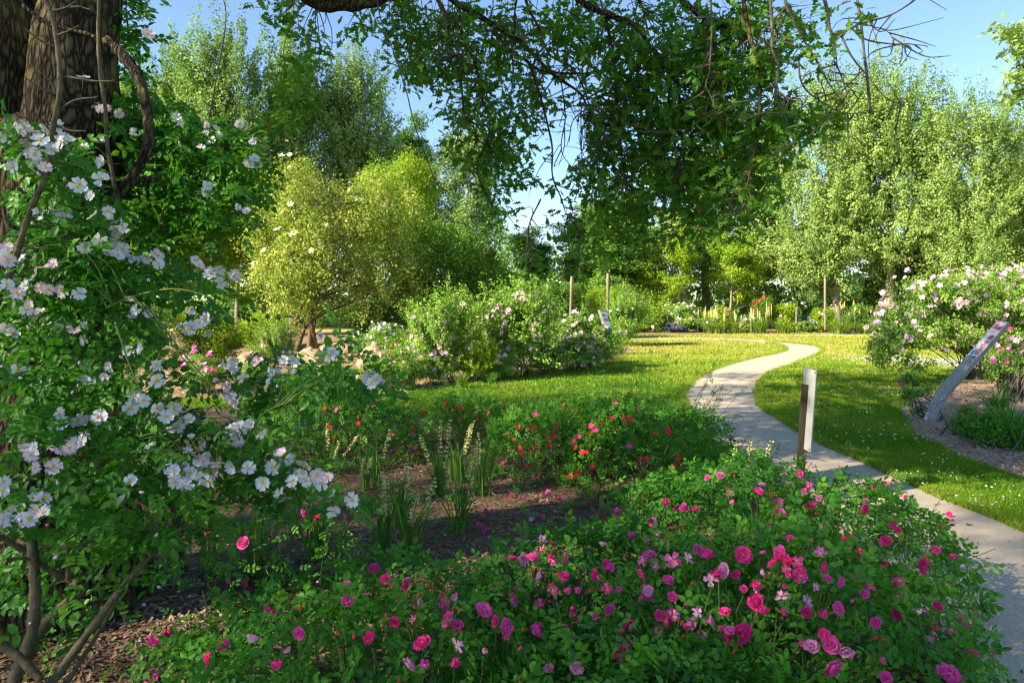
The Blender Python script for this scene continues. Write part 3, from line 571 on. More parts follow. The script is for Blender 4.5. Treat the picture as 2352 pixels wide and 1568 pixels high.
# undergrowth along the wood edge
n = 700; C = np.c_[rg.uniform(-36, 48, n), rg.uniform(48, 60, n), rg.random(n) * 3.8]; D = unit(np.c_[rg.normal(size=n) * .4, -np.ones(n), np.full(n, .5)])
mb = MB(); crown(rg, mb, C, D, 55, .9, .28, LEAF4, 'round', .0); tag(mb.build('undergrowth', M['broad']), 'tangled green undergrowth along the shaded wood edge', 'undergrowth', kind='stuff')

# the cream flowered rambler tree, its neighbours and the dark bush
def blossom(T, C, D, n, keys, size, rg, zmin=.3, facing=.55, push=.35, name='flower', box=None):
    "flowers, each an object of its own, on the outer sunny and camera side of a crown"
    w = np.clip(D[:, 2] * .5 + .5 - D[:, 1] * facing - D[:, 0] * .25, .03, None); w[C[:, 2] < zmin] = 0; k = rg.choice(len(C), n, p=w / w.sum())
    for i in k:
        p = C[i] + D[i] * push * (.5 + .8 * rg.random()) + rg.normal(size=3) * push * .5
        if p[2] < .08: continue
        nr = unit(D[i] + np.array([-.15, -.7, .45]) + rg.normal(size=3) * .35); key = keys[rg.integers(len(keys))]; ms = ME[key]
        put(name, ms[rg.integers(len(ms))], T, p, rg.normal(size=3), nr, size * (.75 + .5 * rg.random()))
rg = np.random.default_rng(50)
T, C, D = tree('rambler_tree', 'tree of many slim stems covered in cream flowered rambler', 'shrubs and small trees of the shrub border', 705, 24, (575, 330, 965, 762), M['rambler'], BB, 540, 88, .44, .094, 'droop', 31, lobes=26, core=.56, lobef=(.16, .36), stems=4, rtrunk=.085, limbs=160, squash=.75)
blossom(T, C, D, 70, ['cream'], .20, rg, 2.5, push=.4, name='flower_cluster')
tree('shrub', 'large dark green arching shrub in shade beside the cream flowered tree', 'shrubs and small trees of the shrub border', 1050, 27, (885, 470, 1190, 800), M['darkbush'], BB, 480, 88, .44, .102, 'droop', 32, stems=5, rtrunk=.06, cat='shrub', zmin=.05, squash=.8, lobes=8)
tree('small_tree', 'bright green tree left of the cream flowered tree', 'shrubs and small trees of the shrub border', 625, 27, (430, 335, 660, 720), M['lime'], BB, 420, 115, .48, .085, 'round', 33, rtrunk=.13, proto='ma')
tree('small_tree', 'golden green shrubby tree peeping over the cream flowered tree', 'shrubs and small trees of the shrub border', 905, 30, (790, 345, 1010, 600), M['lime'], BB, 280, 110, .5, .09, 'droop', 34, rtrunk=.12)
tree('small_tree', 'green tree glimpsed through the climbing rose', 'shrubs and small trees of the shrub border', 380, 25, (240, 330, 470, 740), M['lime'], BB, 380, 115, .45, .085, 'round', 35, rtrunk=.13, proto='ma')
tree('shrub', 'yellow green feathery shrub behind the white rambling rose', 'shrubs and small trees of the shrub border', 470, 19, (380, 685, 570, 850), M['lime'], BB, 200, 110, .26, .055, 'round', 36, stems=5, rtrunk=.03, cat='shrub', zmin=.03, proto='sh')
tree('shrub', 'green shrub lit between the white rose sprays by the trunk', 'shrubs and small trees of the shrub border', 290, 18, (190, 640, 390, 880), M['shrub_leaf'], BB, 200, 110, .26, .055, 'round', 37, stems=5, rtrunk=.03, cat='shrub', zmin=.03, proto='sh')
tree('shrub', 'low green shrub at the foot of the cream flowered tree', 'shrubs and small trees of the shrub border', 610, 25, (540, 710, 690, 815), M['lime'], BB, 130, 100, .3, .065, 'round', 38, stems=4, rtrunk=.03, cat='shrub', zmin=.03, proto='sh')
tree('shrub', 'dark leafy shrub behind the low white rose bush', 'shrubs and small trees of the shrub border', 850, 25, (790, 690, 940, 800), M['darkbush'], BB, 150, 100, .3, .065, 'round', 39, stems=4, rtrunk=.03, cat='shrub', zmin=.03, proto='sh')
tree('shrub', 'dark clipped shrub behind the wooden posts of the shrub roses', 'shrubs and small trees of the shrub border', 1280, 38, (1205, 640, 1350, 750), M['darkbush'], BB, 170, 100, .5, .09, 'round', 41, stems=4, rtrunk=.04, cat='shrub', zmin=.03, proto='sh2')
tree('shrub', 'bright yellow green shrub behind the tallest border post', 'shrubs and small trees of the shrub border', 1385, 34, (1330, 650, 1440, 760), M['lime'], BB, 150, 100, .4, .08, 'round', 42, stems=4, rtrunk=.04, cat='shrub', zmin=.03, proto='sh2')
# tall trees outside the view that throw the foreground into shade
SH_ = np.array([math.sin(SAZ), math.cos(SAZ)])
rg = np.random.default_rng(45); C, D = clumps_in(rg, [(0, 0, 12.5, 3.1, 3.1, 7.0)], 300, 1.); mb = MB(); crown(rg, mb, C, D, 37, 1.5, .15, LEAF4, 'round', 3); tr = MB(); tr.tube([(0, 0, -.1), (.1, 0, 5), (0, .1, 11), (0, 0, 17)], [.3, .24, .15, .04], 8)
for i in range(60): limb(tr, np.array([0, 0, max(4., C[i][2] - 2.5)]), C[i], .05, .012, rg, .05, 4, 4)
PROTO['shade'] = dict(hw=3.1, zt=19.5, trunk=tr.mesh('trunk', FB, None, True), crown=mb.mesh('crown', M['aspen']))
mb = MB(); crown(rg, mb, C, D, 13, 1.5, .15, LEAF4, 'round', 3); PROTO['thin'] = dict(PROTO['shade'], crown=mb.mesh('crown', M['aspen']))
SHL = ['dense aspen outside the view that shades the pink roses', 'dense aspen outside the view behind the photographer', 'dense aspen outside the view that shades the lawn', 'thin leaved aspen outside the view that dapples the mulch']
for k, (u, v, hw_, zt_) in enumerate([(17, 1.3, 3.0, 19.5), (16, -3.4, 2.7, 19.0), (18, 9.6, 3.1, 21.0), (20, 5.6, 3.4, 21.0)]):
    q = SH_ * u + np.array([SH_[1], -SH_[0]]) * v; p = PROTO['thin' if k == 3 else 'shade']; M3 = spin(hw_ / p['hw'], zt_ / p['zt'], k * 1.1); T = thing('aspen_tree', SHL[k], 'tree', (q[0], q[1], 0), 'shade trees outside the view'); child('trunk', p['trunk'], T, M3); child('crown', p['crown'], T, M3)
# ------------------------------------------------------------------ shrub roses of the border and of the far bed
def shrub(name, label, group, base, box, keys, nfl, fsize, mat='shrub_leaf', leaf=.045, n=170, per=75, rad=.2, seed=0, style='round', lobes=6, cat='rose bush', proto=None, tm=LEAF4, stemr=.012, push=.12, shell=.6, stems=9, deep=.85):
    "rose bush standing on the ground at picture point base; box = its outline"
    rg = np.random.default_rng(seed); g = gr(*base); d = g[1]; s = d / F; x0, y0, x1, y1 = box
    cx, hw = ((x0 + x1) / 2 - CX) * s, (x1 - x0) / 2 * s; zt, zb = CAMH - (y0 - HY) * s, max(.02, CAMH - (y1 - HY) * s); cz, hh = (zt + zb) / 2, (zt - zb) / 2
    dd = d + hw * .3; loc = np.array([g[0], dd, 0.])
    if proto in PROTO:
        p = PROTO[proto]; M3 = spin(hw / p['hw'], zt / p['zt'], seed * 1.3); loc = np.array([cx, dd, 0.]) - M3 @ np.array([p['off'], 0, 0]); T = thing(name, label, cat, loc, group)
        child('stems', p['trunk'], T, M3, None, True); child('foliage', p['crown'], T, M3, M[mat], True); C, D = loc + p['C'] @ M3.T, unit(p['D'] @ M3.T)
    else:
        T = thing(name, label, cat, loc, group); ells = [(cx, dd, cz, hw * .72, hw * deep * .72, hh * .80)]
        for i in range(lobes):
            a = rg.uniform(0, 2 * PI); z = rg.uniform(-.6, .8); k = math.sqrt(max(0, 1 - z * z)) * .6; f = rg.uniform(.26, .46); ells.append((cx + math.cos(a) * hw * k, dd + math.sin(a) * hw * deep * k, cz + z * hh * .8, hw * f, hw * deep * f, min(hh, hw) * f))
        C, D = clumps_in(rg, ells, n, shell); mb = MB(); crown(rg, mb, C, D, per, rad, leaf, tm, style, .03)
        st = MB()
        for i in rg.choice(len(C), min(len(C), stems), replace=False):
            limb(st, loc + rg.normal(size=3) * (.08, .08, 0), C[i], stemr, stemr * .35, rg, .12, 5, 4)
        sm_, fm_ = st.mesh('stems', M['twig'], loc), mb.mesh('foliage', M[mat], loc); child('stems', sm_, T, stuff=True); child('foliage', fm_, T, stuff=True)
        if proto: PROTO[proto] = dict(hw=hw, zt=zt, off=cx - g[0], trunk=sm_, crown=fm_, C=C - loc, D=D)
    if nfl: blossom(T, C, D, nfl, keys, fsize, rg, max(.1, zb), push=push)
    return T
gB = 'shrub roses of the sunny border'
shrub('rose_bush', 'tall upright pale pink shrub rose directly right of the rocks', gB, (1030, 878), (935, 682, 1115, 878), ['pale', 'mauve'], 120, .125, seed=61, n=260, style='spray', leaf=.055, proto='ba')
shrub('rose_bush', 'tallest pale pink shrub rose in front of the shortest border post', gB, (1205, 866), (1095, 660, 1308, 868), ['pale', 'pale', 'mauve'], 170, .125, seed=62, n=280, style='spray', proto='ba')
shrub('rose_bush', 'loose pale pink shrub rose tucked beside the slanting purple sign', gB, (1350, 848), (1262, 718, 1432, 850), ['pale'], 95, .12, seed=63, n=230, leaf=.055, proto='bb')
shrub('rose_bush', 'low mass of small mauve pink roses at the tip of the border', gB, (1340, 852), (1225, 768, 1434, 856), ['mauve', 'pale'], 200, .095, seed=64, n=160, proto='bb')
shrub('rose_bush', 'low white single rose bush behind the brown rock', gB, (860, 832), (795, 742, 940, 830), ['sw'], 110, .11, seed=65, n=130, proto='bb')
shrub('rose_bush', 'small salmon pink rose bush in front of the brown rock', gB, (905, 895), (830, 800, 985, 895), ['pale', 'pale', 'r'], 50, .095, seed=66, n=130, proto='bb')
shrub('rose_bush', 'low bright pink rose glimpsed under the white rambling rose', gB, (450, 905), (390, 815, 525, 905), ['mauve', 'sh'], 60, .085, seed=67, n=110, proto='bb')
shrub('rose_bush', 'lanky pink rose left of the cream flowered tree stems', gB, (640, 840), (585, 745, 680, 838), ['mauve', 'sh'], 22, .11, seed=68, n=80, proto='ba')
shrub('rose_bush', 'green rose bush with few blooms behind the slanting purple sign', gB, (1440, 795), (1375, 670, 1490, 792), ['pale', 'sw'], 30, .12, seed=69, n=150, proto='ba')
FILL = ['in front of the tall upright shrub rose', 'between the two tallest shrub roses, lime green', 'at the lawn edge left of the white plant label', 'left of the mauve rose mass', 'dark green, under the loose rose by the slanting sign', 'lime green, behind the two tallest shrub roses', 'behind the tall upright shrub rose', 'dark green, next to the torch lily spikes', 'behind the shortest border post', 'lime green, at the narrow tip of the border', 'left of the pinkish rock', 'dark green, in front of the larger mossy rock', 'under the white rose arch', 'lime green, between the salmon rose and the pinkish rock', 'at the foot of the dark arching shrub', 'dark green, deepest among the shrub roses']
for k, (x, y, hw_, h_) in enumerate([(990, 884, 50, 70), (1095, 878, 45, 95), (1150, 874, 50, 60), (1255, 860, 40, 70), (1300, 842, 60, 110), (1120, 846, 60, 130), (1000, 850, 70, 110), (930, 852, 60, 80), (1240, 832, 70, 130), (1400, 836, 35, 55), (760, 880, 60, 45), (680, 895, 60, 40), (570, 890, 60, 60), (850, 885, 40, 40), (1190, 812, 80, 110), (1060, 820, 90, 110)]):
    shrub('leafy_plant', 'low leafy plant ' + FILL[k], 'leafy fillers of the sunny border', (x, y), (x - hw_, y - h_, x + hw_, y), ['pale'], 14, .10, mat=('shrub_leaf', 'lime', 'shrub_leaf', 'darkbush')[k % 4], seed=150 + k, cat='leafy plant', proto=('bb', 'ba')[k % 2])
gF = 'plants of the far flower bed'
FAR = dict(leaf=.10, rad=.36, per=65, stemr=.015, push=.2)
def far(label, x0, x1, y0, keys, nf, fs, seed, mat='shrub_leaf', n=70, name='rose_bush', cat='rose bush', y1=763, **k):
    a = dict(FAR); a.update(k); a['proto'] = ('fa', 'fb', 'fc')[seed % 3]; n = 110; return shrub(name, label, gF, ((x0 + x1) / 2, 763.5), (x0, y0, x1, y1), keys, nf, fs, mat=mat, n=n, seed=seed, cat=cat, **a)
far('yellow green rose bush next to the slanting purple sign in the far bed', 1425, 1490, 688, ['r', 'pale'], 14, .2, 71, mat='lime')
far('rounded far rose bush speckled with red, beside the lavender', 1480, 1540, 712, ['r', 'pale'], 16, .18, 72)
far('broad far rose bush full of small pink blooms above the lavender', 1515, 1625, 690, ['pale', 'mauve'], 40, .19, 73, n=120)
far('green bush with pink dots right of the lavender', 1580, 1650, 725, ['mauve', 'sw'], 16, .17, 74)
far('low far rose bush of white blooms by the second short post', 1690, 1745, 728, ['sw', 'pale'], 30, .2, 75)
far('climbing rose with dark red blooms at the wood edge', 1712, 1790, 672, ['dark_red'], 46, .17, 76, mat='darkbush', n=80)
far('tall yellow green rose bush right of the dark red climber', 1770, 1835, 690, ['sw', 'pale'], 14, .18, 77, mat='lime')
far('low pale pink rose bush in front of the tall far post', 1800, 1890, 735, ['pale', 'sw'], 46, .22, 78)
far('leafy green bush behind the tall far post', 1860, 1935, 700, ['pale'], 8, .2, 79, mat='lime')
far('low green bush beside the orange torch flowers', 1985, 2060, 722, ['cream'], 14, .2, 80, mat='broad')
far('low cream rose bush half hidden by the big pink rose', 2040, 2110, 735, ['cream', 'pale'], 20, .2, 81)
far('small magenta rose behind the first short post', 1648, 1685, 716, ['sh'], 16, .22, 82, n=40)
far('bright lime green bush between the far bed and the small trees', 1620, 1700, 700, [], 0, .2, 83, mat='lime', name='shrub', cat='shrub')
far('lime green bush filling the far bed left of the dark red climber', 1440, 1530, 700, [], 0, .2, 84, mat='lime', name='shrub', cat='shrub')
far('dark leafy shrub under the ivy dark tree', 1930, 2010, 690, [], 0, .2, 85, mat='broad', name='shrub', cat='shrub')
# lavender, grasses and spikes
def tuft(name, label, group, base, h, spread, n, mat, seed, w=.012, cat='grass clump', loc=None, bend=.5):
    rg = np.random.default_rng(seed); g = gr(*base) if loc is None else np.array(loc, float); T = thing(name, label, cat, g, group); mb = MB()
    a = rg.random(n) * 2 * PI; b = g + np.c_[np.cos(a), np.sin(a), np.zeros(n)] * (rg.random(n) * spread * .35)[:, None]; L = h * (.55 + .5 * rg.random(n)); o = (.15 + .85 * rg.random(n)) * spread
    t = np.linspace(0, 1, 5); wd_ = np.array([1, .95, .8, .5, .02]) * w
    hor = np.c_[np.cos(a), np.sin(a), np.zeros(n)]; side = np.c_[-np.sin(a), np.cos(a), np.zeros(n)]
    V = []
    for i in range(5):
        c = b + hor * (o * t[i] ** 1.8)[:, None] + np.array([0, 0, 1]) * (L * (t[i] - bend * .5 * t[i] ** 3))[:, None]; V += [c - side * wd_[i] * .5, c + side * wd_[i] * .5]
    V = np.stack(V, 1).reshape(-1, 3); f = []
    for i in range(4): f += [(2 * i, 2 * i + 1, 2 * i + 3), (2 * i, 2 * i + 3, 2 * i + 2)]
    f = np.array(f); mb.add(V, (f[None] + (np.arange(n) * 10)[:, None, None]).reshape(-1, 3), np.repeat(rg.random(n) * .9, 10)); mb.build('blades', mat, T, stuff=True)
    return T
for k, (x, y, h, sp, n, lab) in enumerate([(1078, 868, .95, .45, 170, 'tall bright grass clump between the two tallest shrub roses'), (1060, 892, .5, .3, 100, 'yellow green grass clump in front of the tall upright shrub rose'), (940, 895, .55, .35, 120, 'light green grass clump right of the salmon pink rose'), (1130, 882, .35, .25, 90, 'low dark grass clump at the lawn edge'), (1215, 868, .4, .22, 120, 'dense dark tuft of grass under the tallest shrub rose'), (1275, 862, .45, .28, 90, 'light tuft of grass left of the mauve roses'), (1425, 815, .6, .45, 140, 'rounded green clump at the very tip of the border'), (1165, 870, .5, .3, 90, 'green tuft beside the small white plant label')]):
    tuft('grass_clump', lab, 'grass clumps of the border', (x, y), h, sp, n, M['grassy'] if k not in (3, 4) else M['sword'], 90 + k)
for k, (x, y, h, sp, n, lab) in enumerate([(1800, 767, 1.0, 1.0, 120, 'lime green grass clump in front of the dark red climber'), (1930, 767, 1.0, 1.2, 160, 'arching green grass clump below the torch flowers'), (1985, 767, .9, 1.0, 120, 'tawny green grass clump at the end of the far bed'), (1745, 766, 1.2, .8, 120, 'upright sword leaved clump behind the low white roses'), (1650, 766, .9, .8, 100, 'pale green clump right of the pink dotted bush')]):
    tuft('grass_clump', lab, 'grass clumps of the far bed', (x, y), h, sp, n, M['grassy'], 110 + k, w=.05)
def spikes(name, label, group, base, n, h, spread, mat, seed, fl=.12, r=.03, cat='flower clump', leaf_=M['grassy'], bw=.05):
    rg = np.random.default_rng(seed); T = tuft(name, label, group, base, h * .6, spread, 60, leaf_, seed, w=bw, cat=cat); g = gr(*base)
    for i in range(n):
        a = rg.uniform(0, 2 * PI); o = spread * rg.random() ** .6; b = g + np.array([math.cos(a) * o, math.sin(a) * o, 0]); L = h * rg.uniform(.75, 1.1); top = b + np.array([rg.normal() * .05, rg.normal() * .05, L]); mb = MB()
        mb.tube([b, b * .5 + top * .5, top], [.012, .010, .008], 4, .1, 1); t = np.linspace(1 - fl, 1, 5)[:, None]; mb.tube(b * (1 - t) + top * t, np.array([.6, 1, .95, .7, .15]) * r, 6, np.repeat(np.linspace(0, 1, 5), 6).tolist() + [1], 0); mb.build('flower_spike', [mat, M['stem']], T)
spikes('torch_lily', 'orange torch flowers standing behind the arching grass', gF, (1940, 766), 7, 1.8, 1.1, M['kniphofia'], 121, .16, .035)
spikes('torch_lily', 'second group of orange torch flowers near the bare trunks', gF, (1985, 765), 5, 1.6, 1.0, M['kniphofia'], 122, .16, .035)
spikes('iris_clump', 'cream flower spikes between the two short far posts', gF, (1690, 765.5), 16, 1.5, 1.5, M['iris_flower'], 123, .4, .018)
spikes('iris_clump', 'cream flower spikes left of the first short far post', gF, (1630, 765.5), 10, 1.5, .9, M['iris_flower'], 124, .4, .018)
spikes('iris_clump', 'cream flower spikes beside the low white far roses', gF, (1750, 765.5), 8, 1.8, .6, M['iris_flower'], 125, .4, .018)
far('grey blue lavender mound at the front of the far bed', 1510, 1590, 738, [], 0, .2, 126, mat='lavender', name='lavender', cat='lavender')
spikes('torch_lily', 'two torch lily spikes beside the tall upright shrub rose', gB, (950, 862), 3, .9, .12, M['kniphofia'], 127, .2, .022, bw=.015)

# posts, rocks, labels
def post(label, x, ytop, ybase, wpx, group, lean=0., d=None):
    g = gr(x, ybase); d = g[1]; s = d / F; T = thing('post', label, 'post', g, group); top = at(x + lean, ytop, d); mb = MB(); t = np.linspace(0, 1, 7)[:, None]
    Pp = g * (1 - t) + top * t; r = wpx * s * .5 * (1 + .06 * np.sin(np.arange(7) * 2.3 + x)); mb.tube(Pp, r, 10, cap=True); o = mb.build('pole', M['post'], T, smooth=True)
    mb = MB(); mb.tube([top - (0, 0, .02), top + (0, 0, .015)], [r[0] * 1.01, r[0] * .8], 10); mb.build('cut_end', M['tan_wood'], T)
gO = 'rustic rose support posts'
post('shortest round wooden post rising from the tallest shrub rose', 1257, 655, 800, 4.6, gO); post('grey round wooden post in the middle of the three by the border', 1308, 637, 805, 6, gO, 5); post('tallest pale round wooden post just behind the slanting purple sign', 1396, 630, 795, 6.4, gO)
post('first short far post, beside the small magenta rose', 1641, 712, 764, 3.2, gO); post('second short far post, beside the low white roses', 1725, 708, 764, 3.5, gO); post('third short far post, right of the dark red climber', 1829, 706, 764, 3.5, gO); post('tall thin pale post standing in front of the far wood', 1895, 640, 764, 5, gO)
def rock(label, x, ybase, wpx, hpx, seed):
    rg = np.random.default_rng(seed); g = gr(x, ybase); s = g[1] / F; w, h = wpx * s * .5, hpx * s; nu, nv = 26, 14; V = []
    for j in range(nv + 1):
        ph = PI * .62 * j / nv
        for i in range(nu): th = 2 * PI * i / nu; V.append((math.cos(th) * math.sin(ph), math.sin(th) * math.sin(ph), math.cos(ph)))
    V = np.array(V); q = 1 + .42 * (vnoise(V * 1.7 + seed) - .5) + .22 * (vnoise(V * 4.3 + seed) - .5) + .10 * (vnoise(V * 10 + seed) - .5); V = V * q[:, None] * (w, w * .8, h); V[:, 2] += h * .05; V = V + g + (0, w * .7, 0); T = []
    for j in range(nv):
        for i in range(nu): a, b = j * nu + i, j * nu + (i + 1) % nu; T += [(a, a + nu, b + nu), (a, b + nu, b)]
    mb = MB(); mb.add(V, T); o = mb.build('rock', M['rock'], smooth=True); tag(o, label, 'rock', 'sandstone rocks in the border')
rock('larger mossy sandstone rock at the foot of the cream flowered tree', 700, 868, 98, 60, 3); rock('pinkish sandstone rock in front of the low white rose bush', 855, 842, 70, 46, 5); rock('flat pale sandstone rock behind the larger mossy rock', 775, 812, 110, 28, 8); rock('small buff rock showing between the white rose sprays', 560, 850, 70, 40, 11)
def label_sign(label, x, y, wpx, hpx, ybase, mat, ink=True, tilt=.25, ground=None):
    g = gr(x, ybase); s = g[1] / F; T = thing('plant_label', label, 'plant label', g, 'small plant labels'); c = at(x, y, g[1]); w, h = wpx * s * .5, hpx * s * .5
    mb = MB(); mb.tube([g, c * (1, 1, 0) + g * 0 + (0, .01, c[2])], .006 * max(1, g[1] / 12), 5); mb.build('stake', M['edge'], T)
    u = np.array([0, math.sin(tilt), math.cos(tilt)]); nn = np.array([0, -math.cos(tilt), math.sin(tilt)]); mb = MB(); mb.box(c, [(w, 0, 0), u * h, nn * .004]); pl = mb.build('plate', mat, T)
    if ink:
        for k, (a, b_, l) in enumerate(((-.1, .45, .6), (0, .0, .7), (-.2, -.4, .45))):
            mb = MB(); mb.box(c + u * h * b_ + np.array([w * a, 0, 0]) + nn * .007, [(w * l, 0, 0), u * h * .1, nn * .001]); o = mb.build('print_line', M['label_ink'], T)
label_sign('small white plant label on a stake below the tallest shrub rose', 1181, 823, 10, 16, 868, M['label_white']); label_sign('white plant label standing among the coral red roses', 1196, 946, 15, 20, 1000, M['label_white'], False); label_sign('blue plaque under the big pink rose shrub', 2311, 824, 24, 17, 858, M['sign_blue'], False)
label_sign('tiny white plant label by the rose behind the slanting sign', 1441, 751, 5, 7, 770, M['label_white']); label_sign('tiny white plant label in front of the red speckled far bush', 1499, 750, 5, 6, 769, M['label_white'])
# ------------------------------------------------------------------ near plants: each of the largest leaves is an object, the rest one foliage part
def leafset(T, tms, mat, pos, ax, nr, size, tint, nobj=300, name='leaf', cell=11):
    pos = np.asarray(pos); n = len(pos); px = pos[:, 0] / pos[:, 1] * F + CX; py = HY - (pos[:, 2] - CAMH) / pos[:, 1] * F
    vis = (px > -10) & (px < 2362) & (py > -10) & (py < 1578) & (pos[:, 1] > .5); idx = np.nonzero(vis)[0]; idx = idx[np.argsort(pos[idx, 1])]
    key = (px[idx] // cell).astype(int) * 4000 + (py[idx] // cell).astype(int); _, first = np.unique(key, return_index=True); front = idx[np.sort(first)]
    front = front[np.argsort(-(size[front] / pos[front, 1]))][:nobj]; sel = np.zeros(n, bool); sel[front] = True
    k = np.arange(n) % len(tms); mb = MB()
    for j, tm in enumerate(tms):
        q = (~sel) & (k == j); mb.scatter(tm, pos[q], ax[q], nr[q], size[q], tint[q])
    mb.build('foliage', mat, T, stuff=True); cache = {}
    for i in front:
        b = (int(k[i]), int(min(9, tint[i] * 10)) if tint[i] < .97 else 10)
        if b not in cache: m2 = MB(); m2.add(tms[b[0]][0], tms[b[0]][1], .05 + .1 * b[1] if b[1] < 10 else 1.); cache[b] = m2.mesh(name, mat)
        put(name, cache[b], T, pos[i], ax[i], nr[i], float(size[i]))
def blobs(rg, E_, n, d, dj, dens=None):
    "points in picture-plane ellipses E_ (cx, cy, rx, ry[, weight]) at distances round d"
    E_ = [e if len(e) > 4 else (*e, 1.) for e in E_]; A = np.array([e[:5] for e in E_], float); w = A[:, 2] * A[:, 3] * A[:, 4]; k = rg.choice(len(A), n, p=w / w.sum()); r = np.sqrt(rg.random(n)); a = rg.random(n) * 2 * PI
    px = A[k, 0] + A[k, 2] * r * np.cos(a); py = A[k, 1] + A[k, 3] * r * np.sin(a); q = r
    dd = d(px, py) if callable(d) else np.full(n, float(d)); dd = dd + rg.uniform(-dj, dj, n) * np.sqrt(np.clip(1.1 - q * q, .1, 1)); return px, py, dd
def white_flower(T, p, nr, size, kind, rg, name='flower'):
    f = put(name, ME['calyx'], T, p, rg.normal(size=3), nr, size); a0 = rg.uniform(0, 2 * PI)
    op = 0. if rg.random() < .84 else rg.uniform(.3, .85); npet = 5 if rg.random() < .9 else 4
    for k in range(npet):
        o = bpy.data.objects.new('petal', ME[kind, int(rg.integers(3))]); COL.objects.link(o); o.parent = f; o.rotation_euler = (rg.normal() * .12, -rg.uniform(-.2, .25) - op, a0 + k * 2 * PI / 5 + rg.normal() * .07)
    o = bpy.data.objects.new('stamens', ME['stamens']); COL.objects.link(o); o.parent = f
def rose_flower(T, p, nr, size, kind, rg):
    ms = ME[kind]; f = put('rosebud' if kind in ('b', 'bh') else 'flower', ms[rg.integers(len(ms))], T, p, rg.normal(size=3), nr, size)
    if kind in ('h', 'm', 'l'):
        o = bpy.data.objects.new('stamens', ME['stamens']); COL.objects.link(o); o.parent = f; o.location = (0, 0, .05)

# ------------------------------------------------------------------ the oak
rg = np.random.default_rng(200)
OB = np.array([-2.62, 3.75, 0.]); oak = thing('oak_tree', 'old oak with a forked rugged trunk and branches hanging over the garden', 'tree', OB)
def ridged(P, r, seed, sides=56, amp=.10):
    "trunk with deep bark ridges"
    P = catmull(P, 14); n = len(P); r = np.interp(np.linspace(0, 1, n), np.linspace(0, 1, len(r)), r); mb = MB(); mb.tube(P, r, sides); V = mb.V[0].copy(); c = np.repeat(P, sides, 0); body = V[:len(c)]; o = body - c; a = np.arctan2(o[:, 1], o[:, 0])
    q = np.c_[np.cos(a) * 4.2, np.sin(a) * 4.2, c[:, 2] * 1.3 + seed]; q2 = np.c_[np.cos(a) * 11, np.sin(a) * 11, c[:, 2] * 4 + seed]
    k = 1 + amp * ((1 - 2 * np.abs(vnoise(q) - .5)) - .6) * 1.6 + amp * .6 * ((1 - 2 * np.abs(vnoise(q2) - .5)) - .6); V[:len(c)] = c + o * k[:, None]; mb.V[0] = V; return mb
ridged([OB + (0, 0, -.1), OB + (.02, 0, .5), OB + (-.02, 0, 1.2), OB + (.0, .0, 1.9), OB + (.04, .0, 2.40), OB + (.05, .02, 2.72)], [.62, .47, .42, .42, .40, .10], 1).build('trunk', M['oak_bark'], oak, smooth=True)
ridged([OB + (.12, .0, 1.7), OB + (.20, 0, 2.3), at(168, 130, 3.75), at(191, 0, 3.78), at(212, -200, 3.9), (-1.9, 4.2, 5.2), (-1.6, 4.6, 6.5), (-1.2, 5.2, 8.5)], [.28, .25, .205, .185, .18, .16, .14, .07], 2).build('main_stem', M['oak_bark'], oak, smooth=True)
ridged([OB + (-.15, .0, 1.7), OB + (-.2, 0, 2.3), at(0, 130, 3.72), at(-18, 0, 3.72), at(-45, -200, 3.7), (-3.2, 3.4, 5.2), (-3.6, 3.0, 6.8), (-4.0, 2.6, 8.5)], [.28, .25, .205, .195, .18, .15, .12, .06], 3).build('main_stem', M['oak_bark'], oak, smooth=True)
def branch(pts, r0, r1, name='branch', mat='oak_bark', sides=7, T=oak, wob=.012):
    if name == 'branch' and T is oak: r0, r1 = r0 * .74, r1 * .7
    P = catmull(pts, 6); n = len(P); P[1:-1] += (np.c_[vnoise(P[1:-1] * 5), vnoise(P[1:-1] * 5 + 40), vnoise(P[1:-1] * 5 + 80)] - .5) * 2 * wob; mb = MB(); mb.tube(P, np.linspace(r0, r1, n) * (1 + .12 * np.sin(np.arange(n) * 1.7)), sides); mb.build(name, M[mat], T, smooth=True); return P
q6 = lambda L, d, x0=900, y0=0, s=2.412: [at(*crop([p], x0, y0, s)[0][:2], d + (p[2] if len(p) > 2 else 0)) for p in L]
BR = []
BR.append(branch([(-1.95, 4.2, 5.0), (-1.9, 5.0, 4.9), at(690, -25, 6.0), at(790, 8, 6.1), at(880, -10, 6.3), at(980, -70, 6.6), at(1120, -110, 6.8), at(1330, -60, 6.8)], .12, .07))
BR.append(branch(q6([(430, -160), (560, 0), (720, 95), (880, 190), (1000, 280), (1060, 335)], 6.4), .045, .03)); BR.append(branch(q6([(1060, 335), (1150, 440), (1320, 560), (1390, 700)], 6.4), .028, .012))
BR.append(branch(q6([(400, -150), (470, 0), (520, 90), (600, 170), (640, 260), (700, 420), (740, 620)], 6.3), .035, .012))
BR.append(branch(q6([(1180, -140), (1330, 0), (1480, 80), (1660, 160), (1730, 260), (1850, 400), (1920, 560), (1900, 800), (1915, 1100)], 5.9), .045, .014))
BR.append(branch(q6([(800, 180), (900, 290), (1000, 360), (1100, 430), (1330, 440)], 6.3), .024, .014)); BR.append(branch(q6([(1470, 70), (1490, 130), (1530, 350), (1540, 560), (1570, 800), (1590, 1050)], 6.0), .022, .008))
BR.append(branch(q6([(980, -60), (1010, 40), (1080, 170), (1150, 330), (1290, 420), (1390, 640), (1370, 720)], 6.1), .020, .008))
BR.append(branch(q6([(1030, 400), (1090, 580), (1150, 830), (1160, 1050), (1210, 1200), (1250, 1300)], 6.0), .016, .006)); BR.append(branch(q6([(590, 330), (640, 700), (780, 780), (710, 1000), (720, 1080), (790, 1230)], 6.2), .014, .005))
